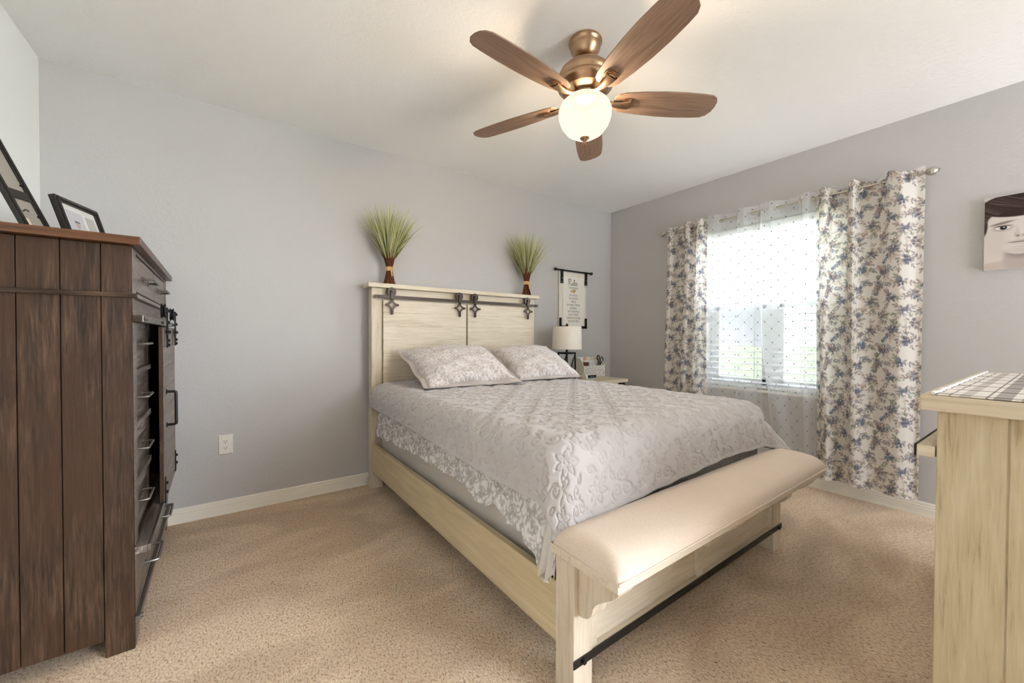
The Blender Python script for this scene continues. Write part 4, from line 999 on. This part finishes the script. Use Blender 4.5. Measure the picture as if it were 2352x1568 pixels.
obj('neck', MB().lathe([(0.011, 0.26), (0.011, 0.30), (0.006, 0.302), (0.006, 0.505)], n=16), 'black', lp, smooth=True)
obj('finial', MB().lathe([(0.004, 0.498), (0.010, 0.503), (0.013, 0.512), (0.010, 0.522), (0.003, 0.526)], n=16), 'black', lp, smooth=True)
obj('shade', MB().lathe([(0.136, 0.290), (0.134, 0.498), (0.131, 0.498), (0.133, 0.290), (0.136, 0.290)], n=64, cap=False), 'shade', lp, smooth=True)
obj('shade_spider', MB().box(-0.131, 0.131, -0.002, 0.002, 0.494, 0.497).box(-0.002, 0.002, -0.131, 0.131, 0.494, 0.497), 'black', lp)
# desk organiser
mo, to_, bo_ = new_mat('organizer_floral_print')
vv = coords(to_); vr = N(to_, 'ShaderNodeTexVoronoi'); vr.inputs['Scale'].default_value = 48; to_.links.new(vv, vr.inputs['Vector'])
wv_ = mathn(to_, 'SINE', mathn(to_, 'MULTIPLY', vr.outputs['Distance'], 26.0))
to_.links.new(ramp(to_, wv_, [(0.45, srgb(240, 238, 232)), (0.6, srgb(128, 126, 120))]), bo_.inputs['Base Color'])
M_['orgprint'] = mo
og = thing('desk_organizer', 'white desk organizer with grey floral front on the nightstand', 'organizer', (2.99, 2.85, NZ+0.001))
wx, y0, y1, hf, hb = 0.152, -0.075, 0.078, 0.112, 0.188
sidep = [(y0, 0), (y1, 0), (y1, hb), (y0+0.062, hb), (y0, hf)]
obj('tray', MB().prism(sidep, -wx, -wx+0.006, 'x').prism(sidep, wx-0.006, wx, 'x').box(-wx+0.006, wx-0.006, y1-0.006, y1, 0, hb).box(-wx+0.006, wx-0.006, y0+0.006, y1-0.006, 0, 0.006).box(-wx+0.006, wx-0.006, 0.012, 0.017, 0.006, 0.165), M_['trim'], og, bevel=0.001, seg=1)
obj('front_panel', MB().box(-wx+0.006, wx-0.006, y0, y0+0.006, 0.0, hf), M_['white'], og)
obj('floral_print', MB().box(-wx+0.012, wx-0.012, y0-0.001, y0, 0.008, hf-0.008), 'orgprint', og)
def slip(name, label, cat, x0, x1, y, z0, z1, m, tilt=0.0):
    o = obj(name, MB().box(x0, x1, 0, 0.0015, 0, z1-z0), m); o.location = (2.99, 2.85+y, NZ+z0); o.rotation_euler.x = tilt
    return tag(o, label, cat)
slip('card', 'white card with coloured blocks standing at the back of the organizer', 'card', -0.135, 0.05, 0.035, 0.010, 0.196, 'paper', -0.03)
for (x, c, nm) in ((-0.045, (216, 150, 190), 'pink'), (-0.010, (236, 220, 120), 'yellow')):
    slip('sticky_note', '%s sticky note tucked behind the envelopes in the organizer' % nm, 'sticky note', x, x+0.026, 0.030, 0.06, 0.193, plain(nm+'_note', srgb(*c), 0.7), -0.03)
slip('envelope', 'white envelope standing upright in the middle of the organizer', 'envelope', -0.08, 0.06, -0.012, 0.010, 0.158, 'paper', -0.05)
slip('envelope', 'pale grey envelope standing in front of the white one in the organizer', 'envelope', -0.02, 0.075, -0.03, 0.010, 0.145, plain('grey_paper', srgb(208, 208, 212), 0.7), -0.06)
o = obj('wallet', MB().box(-0.125, -0.065, -0.052, -0.036, 0.008, 0.150), plain('brown_leather', srgb(92, 50, 40), 0.5), bevel=0.004); o.location = (2.99, 2.85, NZ); tag(o, 'brown leather wallet standing in the organizer', 'wallet')
sc = thing('scissors', 'black handled scissors standing in the right end of the organizer', 'scissors', (3.105, 2.81, NZ+0.008))
for s_ in (-1, 1):
    ring = [(s_*0.026+0.020*math.cos(a)*0.9, 0, 0.170+s_*(-0.010)+0.026*math.sin(a)) for a in np.linspace(0, 2*PI, 21)[:-1]]
    obj('handle', MB().tube(ring, 0.005, 8, closed=True).tube([(s_*0.018, 0, 0.146-s_*0.010), (-s_*0.003, 0, 0.105)], 0.005, 8), 'black', sc, smooth=True)
obj('blades', MB().prism([(-0.006, 0.11), (0.006, 0.11), (0.002, 0.0), (-0.002, 0.0)], -0.002, 0.002, 'y'), 'nickel', sc)
o = obj('pen', MB().lathe([(0.005, 0), (0.005, 0.14), (0.002, 0.145)], n=10), 'dark'); o.location = (3.072, 2.805, NZ+0.008); tag(o, 'dark pen standing beside the scissors in the organizer', 'pen')
ck = thing('alarm_clock', 'small white digital alarm clock in front of the organizer', 'clock', (2.80, 2.665, NZ), 0.0)
pr = [(-0.03, 0.0), (0.035, 0.0), (0.035, 0.040), (0.015, 0.050), (-0.022, 0.046), (-0.033, 0.020)]
obj('body', MB().prism(pr, -0.072, 0.072, 'x'), 'white', ck, bevel=0.006, seg=3)
obj('display', MB().prism([(-0.0345, 0.012), (-0.0335, 0.012), (-0.026, 0.040), (-0.029, 0.040)], -0.055, 0.060, 'x'), 'glassblack', ck)
obj('digits', MB().box(-0.012, -0.009, -0.0352, -0.034, 0.018, 0.033).box(0.0, 0.003, -0.0352, -0.034, 0.018, 0.033).box(0.012, 0.022, -0.0352, -0.034, 0.018, 0.020).box(0.012, 0.022, -0.0352, -0.034, 0.031, 0.033), plain('digit_grey', srgb(150, 170, 160), 0.5), ck)

# ------------------------------------------------------------------ hanging sign
SX, SZ = 2.836, 1.45
sg = thing('hanging_sign', 'cream wooden marriage rules sign hung from a black rod above the lamp', 'sign', (SX, YB-0.004, SZ))
obj('board', MB().box(-0.188, 0.186, -0.012, 0.0, -0.288, 0.275), wood_mat('aged_board', [(0.25, srgb(186, 168, 148)), (0.45, srgb(222, 215, 202)), (0.75, srgb(232, 227, 217))], 'Z', 0.7, 0.6, 0.1), sg, bevel=0.001)
obj('print_panel', MB().box(-0.142, 0.150, -0.018, -0.012, -0.275, 0.232), plain('sign_panel', srgb(232, 228, 218), 0.7), sg, bevel=0.001)
mb = MB().lathe([(0.0075, -0.235), (0.0075, 0.235)], (0, -0.026, 0.287), 14, 'x')
for x in (-1, 1):
    pr = [(0.0075, 0.222), (0.011, 0.226), (0.011, 0.232), (0.006, 0.236), (0.012, 0.242), (0.0165, 0.252), (0.012, 0.262), (0.003, 0.267)]
    mb.lathe([(r, x*h) for r, h in pr], (0, -0.026, 0.287), 14, 'x')
obj('rod', mb, 'black', sg, smooth=True)
for x in (-0.160, 0.176):
    mb = MB().box(x-0.017, x+0.017, -0.023, -0.0185, 0.158, 0.287).tube([(x-0.017, -0.026, 0.287), (x+0.017, -0.026, 0.287)], 0.0095, 10)
    o = obj('hanging_strap', mb, 'black', sg)
    obj('rivet', MB().lathe([(0.005, -0.0255), (0.005, -0.022)], (x, 0, 0.175), 8, 'y').lathe([(0.005, -0.0255), (0.005, -0.022)], (x, 0, 0.207), 8, 'y'), 'nickel', o)
for s_ in (-1, 1):
    x = -0.170 if s_ < 0 else 0.170; a, b = sorted((x, x-s_*0.060)); c, d_ = sorted((x+s_*0.022, x-s_*0.006))
    obj('corner_bracket', MB().box(c, d_, -0.0235, -0.0185, -0.288, -0.185).box(min(a, c), max(b, d_), -0.0235, -0.0185, -0.290, -0.264), 'black', sg)
M_['ink'] = plain('sign_ink', srgb(74, 72, 70), 0.8); M_['inkblack'] = plain('script_ink', srgb(30, 29, 29), 0.8); M_['gold'] = plain('gold_heart', srgb(206, 176, 116), 0.45, 0.3)
def text_mesh(lines):
    mb = MB()
    for (txt, z, size, maxw, ysc) in lines:
        cu_ = bpy.data.curves.new('tmp_text', 'FONT'); cu_.body = txt; cu_.size = 1.0; cu_.align_x = 'CENTER'; cu_.resolution_u = 2
        to = bpy.data.objects.new('tmp_text', cu_); COL.objects.link(to)
        bpy.context.view_layer.update()
        me = bpy.data.meshes.new_from_object(to.evaluated_get(bpy.context.evaluated_depsgraph_get()))
        vs = [v.co.copy() for v in me.vertices]; fs = [tuple(p.vertices) for p in me.polygons]
        wd_ = max(v.x for v in vs)-min(v.x for v in vs); sxx = maxw/wd_
        mb.add([(v.x*sxx, -0.0184-0.0, z+v.y*size) for v in vs], fs)
        bpy.data.objects.remove(to); bpy.data.curves.remove(cu_); bpy.data.meshes.remove(me)
    return mb
L0 = 1.45
rows = [('FOR MARRIAGE', 1.569, 0.122), ('SAY I LOVE YOU', 1.495, 0.108), ('TELL THE TRUTH', 1.462, 0.124), ('FORGIVE', 1.430, 0.064), ("DON'T BRING UP THE PAST", 1.396, 0.185), ('BE ROMANTIC', 1.363, 0.093), ('KEEP YOUR PROMISES', 1.331, 0.155), ('LAUGH TOGETHER', 1.299, 0.135), ('COMPLIMENT EACH OTHER', 1.265, 0.192), ('ENJOY EACH OTHER', 1.233, 0.145)]
tm = text_mesh([(a, z-L0-0.009, 0.029, wd_, 1) for a, z, wd_ in rows])
obj('lettering', tm, 'ink', sg)
# handwritten heading
def stroke(pts, r, mb, n=40):
    P_ = np.array(pts, float); q = np.linspace(0, len(P_)-1, n*(len(P_)-1)//2+2); out = []
    for t_ in q:
        i = min(int(t_), len(P_)-2); f = t_-i; p0, p1, p2, p3 = P_[max(i-1, 0)], P_[i], P_[i+1], P_[min(i+2, len(P_)-1)]
        v = 0.5*((2*p1)+(-p0+p2)*f+(2*p0-5*p1+4*p2-p3)*f*f+(-p0+3*p1-3*p2+p3)*f**3); out.append((v[0], -0.0186, v[1]))
    mb.tube(out, r, 5)
mb = MB(); z0 = 1.617-L0; k = 0.052
def S_(pts, r=0.0017): stroke([(-0.004+(x-1.35)*k, z0+(y-0.45)*k) for x, y in pts], r, mb)
S_([(0.30, 1.18), (0.22, 0.6), (0.12, 0.0)], 0.0022); S_([(0.0, 0.95), (0.3, 1.25), (0.72, 1.22), (0.72, 0.85), (0.3, 0.62), (0.55, 0.3), (0.85, 0.0), (1.0, 0.12)], 0.0022)
S_([(0.98, 0.5), (0.95, 0.12), (1.12, 0.05), (1.28, 0.5), (1.26, 0.1), (1.42, 0.08)])
S_([(1.42, 0.08), (1.72, 0.9), (1.66, 1.2), (1.54, 0.95), (1.52, 0.2), (1.68, 0.05), (1.86, 0.3), (2.0, 0.5), (1.88, 0.55), (1.84, 0.15), (2.02, 0.04), (2.2, 0.4)])
S_([(2.2, 0.4), (2.3, 0.65), (2.42, 0.2), (2.28, -0.05), (2.1, 0.02)])
obj('script_heading', mb, 'inkblack', sg)
mb = MB()
hp = [(0.026*(16*math.sin(a)**3)/16+0.006, 1.538-L0+0.0015*(13*math.cos(a)-5*math.cos(2*a)-2*math.cos(3*a)-math.cos(4*a))) for a in np.linspace(0, 2*PI, 33)[:-1]]
mb.prism(hp, -0.0188, -0.018, 'y')
obj('gold_heart', mb, 'gold', sg)
mb = MB()
z0 = 1.534-L0; k = 0.022
S_([(-0.35, 0.1), (-0.05, 0.35), (0.12, 1.0), (0.2, 0.1), (0.35, 0.3)], 0.0013); S_([(0.0, 0.4), (0.3, 0.45)], 0.0012); S_([(2.6, 1.0), (2.9, 1.05), (3.0, 0.9)], 0.0014)
obj('script_word', mb, 'inkblack', sg)

# ------------------------------------------------------------------ portrait canvas on the right wall
t = thing('portrait_canvas', 'sepia portrait print of a young person with short dark hair on the right wall', 'picture', (XR-0.0305, 0.09, 1.648))
obj('canvas_edge', MB().box(0.0006, 0.0300, -0.194, 0.194, -0.195, 0.195), M_['paper'], t, bevel=0.002)
n = 240
Y, Z = np.meshgrid(np.linspace(0.194, -0.194, n), np.linspace(0.195, -0.195, n)); Yw = Y+0.09; Zw = Z+1.648
lc = lambda *c: np.array(srgb(*c)[:3])
C = np.ones((n, n, 3))*lc(206, 196, 188)
def blend(k, c):
    global C
    C = C*(1-k[..., None])+lc(*c)*k[..., None]
def ell(cy, cz, ry, rz, soft=0.08, rot=0.0):
    a, b = Yw-cy, Zw-cz; ca, sa = math.cos(rot), math.sin(rot); u = (a*ca+b*sa)/ry; v = (-a*sa+b*ca)/rz
    return 1-smoothstep(1-soft, 1+soft, np.hypot(u, v))
fc = 0.158      # face centre
blend(ell(fc, 1.425, 0.21, 0.075, 0.12), (190, 177, 169))
blend(ell(fc, 1.50, 0.060, 0.075, 0.2), (176, 164, 158))
blend(ell(fc, 1.535, 0.050, 0.03, 0.5)*0.6, (128, 114, 110))
blend(ell(fc, 1.755, 0.142, 0.105, 0.04), (52, 38, 34))
blend(ell(fc, 1.675, 0.124, 0.115, 0.04), (208, 199, 192)); blend(ell(fc, 1.635, 0.112, 0.098, 0.04), (208, 199, 192)); blend(ell(fc, 1.592, 0.078, 0.066, 0.06), (208, 199, 192))
blend(np.clip(ell(fc+0.08, 1.62, 0.035, 0.075, 0.9), 0, 1)*0.22, (156, 142, 136)); blend(ell(fc, 1.545, 0.05, 0.014, 0.9)*0.35, (168, 154, 148)); blend(ell(fc, 1.652, 0.010, 0.035, 0.9)*0.5, (222, 214, 208)); blend(ell(fc+0.012, 1.640, 0.006, 0.030, 0.9)*0.35, (160, 146, 140))
blend(ell(fc, 1.622, 0.022, 0.008, 0.7)*0.3, (158, 142, 136))
blend(np.clip(ell(fc, 1.79, 0.15, 0.066, 0.06), 0, 1), (50, 36, 32)); blend(ell(fc+0.128, 1.70, 0.014, 0.06, 0.2), (56, 42, 38)); blend(ell(fc-0.128, 1.70, 0.014, 0.06, 0.2), (56, 42, 38))
sv = np.convolve(RNG.normal(0, 1, 900), np.hanning(9)/4.5, 'same'); sw = np.convolve(RNG.normal(0, 1, 900), np.hanning(45)/22, 'same')
vv_ = (Zw-0.42*(Yw-fc)-1.2*(Yw-fc)**2+0.006*np.sin((Yw-Zw)*60)); fi = np.clip((vv_-1.45)*2200, 0, 899).astype(int)
hairm = np.clip(ell(fc, 1.755, 0.142, 0.105, 0.04)-ell(fc, 1.66, 0.128, 0.108, 0.06), 0, 1)*(Zw > 1.70)
blend(hairm*np.clip(0.35*sv[fi]+0.25*sw[fi], 0, 0.85), (168, 146, 134)); blend(hairm*np.clip(-0.3*sv[fi], 0, 0.6), (28, 20, 18))
for s_ in (1, -1):
    ey = fc+s_*0.062
    blend(ell(ey+s_*0.004, 1.698, 0.040, 0.0065, 0.5, -s_*0.18)*0.85, (104, 88, 82))
    blend(ell(ey, 1.672, 0.034, 0.017, 0.4)*0.6, (140, 124, 118))
    blend(ell(ey, 1.673, 0.026, 0.0095, 0.15), (214, 206, 202)); blend(ell(ey-0.002, 1.673, 0.0125, 0.0105, 0.15), (34, 26, 26)); blend(ell(ey-0.004, 1.676, 0.0025, 0.0025, 0.3), (235, 230, 228))
    blend(ell(ey, 1.682, 0.029, 0.0032, 0.5)*0.9, (54, 42, 40))
    blend(ell(fc+s_*0.011, 1.622, 0.0055, 0.0032, 0.6)*0.9, (70, 56, 54)); blend(ell(fc+s_*0.020, 1.632, 0.004, 0.012, 0.9)*0.4, (150, 134, 128))
blend(ell(fc, 1.590, 0.044, 0.0028, 0.5)*0.95, (84, 66, 64)); blend(ell(fc, 1.596, 0.036, 0.006, 0.7)*0.4, (164, 140, 134)); blend(ell(fc, 1.582, 0.030, 0.006, 0.7)*0.35, (178, 154, 148))
blend(ell(fc, 1.566, 0.03, 0.004, 0.9)*0.3, (160, 146, 140)); blend(ell(fc-0.05, 1.62, 0.05, 0.09, 0.9)*0.18, (150, 138, 134))
gridobj('portrait_print', np.stack([0*Y, Y, Z], -1), attr_mat('portrait_print', 0.6, 0, 0.2, False), t, col=C)

# ------------------------------------------------------------------ cream chest of drawers on the right
cx, cy, CT = 1.508, 0.233, 0.93
ch = thing('chest_of_drawers', 'cream plank chest of drawers with projecting ledge at the right foreground', 'chest of drawers', (cx, cy, 0))
CW, CD = 1.25, 0.48
obj('top_board', MB().box(0, CW, -CD, 0, CT-0.041, CT), 'chestcap', ch, bevel=0.003)
mb = MB(); e = [-0.028, -0.150, -0.272, -0.394, -CD+0.028]
for a, b in zip(e, e[1:]): mb.box(0.03, 0.05, b+0.0012, a-0.0012, 0.0 if a == e[0] else 0.05, CT-0.0415)
mb.box(0.034, 0.048, -CD+0.03, -0.03, 0.06, CT-0.045)
obj('side_panel', mb, 'chestZ', ch, bevel=0.0015, seg=1)
obj('side_panel', MB().box(CW-0.05, CW-0.03, -CD+0.028, -0.028, 0.0, CT-0.0415), 'chestZ', ch)
obj('back_panel', MB().box(0.05, CW-0.05, -CD+0.028, -CD+0.04, 0.05, CT-0.0415), 'chestZ', ch)
obj('face_frame', MB().box(0.0505, CW-0.0505, -0.055, -0.040, 0.05, CT-0.0415), 'cream', ch)
obj('ledge', MB().box(0.034, CW-0.034, -0.026, 0.010, 0.758, 0.788), 'chestcap', ch, bevel=0.003)
obj('ledge_strip', MB().box(0.034, CW-0.034, 0.0105, 0.0145, 0.757, 0.789), 'black', ch, bevel=0.001)
w3 = (CW-0.11)/3
for r_, (z0, z1) in enumerate(((0.80, 0.882), (0.47, 0.745), (0.10, 0.45))):
    for k in range(3):
        x0 = 0.055+k*w3
        d = obj('drawer', MB().box(x0+0.004, x0+w3-0.004, -0.0395, -0.032, z0, z1), 'cream', ch, bevel=0.002)
        zc = (z0+z1)/2; mb = MB().tube([(x0+w3/2-0.06, -0.034, zc), (x0+w3/2-0.06, -0.026, zc), (x0+w3/2+0.06, -0.026, zc), (x0+w3/2+0.06, -0.034, zc)], 0.003, 8)
        obj('handle', mb, 'black', d)
# plaid runner
mp, tpn, bp = new_mat('plaid_runner_weave')
cc = N(tpn, 'ShaderNodeTexCoord'); sp2 = N(tpn, 'ShaderNodeSeparateXYZ'); tpn.links.new(cc.outputs['Object'], sp2.inputs[0])
def stripes(o_, period, bands, ph=0.0):
    f = mathn(tpn, 'FRACT', mathn(tpn, 'ADD', mathn(tpn, 'DIVIDE', o_, period), ph)); out = None
    for (a, b, s_) in bands:
        q = mathn(tpn, 'MULTIPLY', mathn(tpn, 'MULTIPLY', mathn(tpn, 'GREATER_THAN', f, a), mathn(tpn, 'LESS_THAN', f, b)), s_)
        out = q if out is None else mathn(tpn, 'ADD', out, q)
    return out
BD = [(0.0, 0.20, 0.42), (0.26, 0.29, 0.5), (0.46, 0.60, 0.22), (0.70, 0.73, 0.4), (0.86, 0.90, 0.3)]
ff = mathn(tpn, 'ADD', stripes(sp2.outputs[0], 0.16, BD, 0.93), stripes(sp2.outputs[1], 0.14, BD, 0.1))
cA = ramp(tpn, ff, [(0.0, srgb(232, 226, 218)), (0.25, srgb(196, 186, 178)), (0.5, srgb(152, 143, 137)), (0.9, srgb(106, 99, 95))])
tpn.links.new(cA, bp.inputs['Base Color']); bp.inputs['Roughness'].default_value = 0.95
bump(tpn, bp, noise(tpn, coords(tpn, (1, 1, 1)), 320, 2, 0.6), 0.5, 0.002); M_['plaid'] = mp
rn = thing('table_runner', 'black and white plaid runner lying on the cream chest', 'runner', (cx, cy, CT))
U, V = np.meshgrid(np.linspace(0.004, 1.15, 300), np.linspace(-0.030, -0.43, 100))
Zr = 0.0030+0.0012*np.sin(U*55+2*np.sin(V*9))*smoothstep(-0.09, -0.03, V)+0.0002*np.sin(V*30)
gridobj('woven_cloth', np.stack([U, V, Zr], -1), 'plaid', rn, solid=0.003)
mb = MB(); pts = [(x, -0.026+0.002*math.sin(x*140), 0.0050+0.0012*math.sin(x*55)) for x in np.linspace(0.004, 1.15, 240)]
mb.tube(pts, 0.0042, 6)
obj('fringe', mb, M_['paper'], rn)
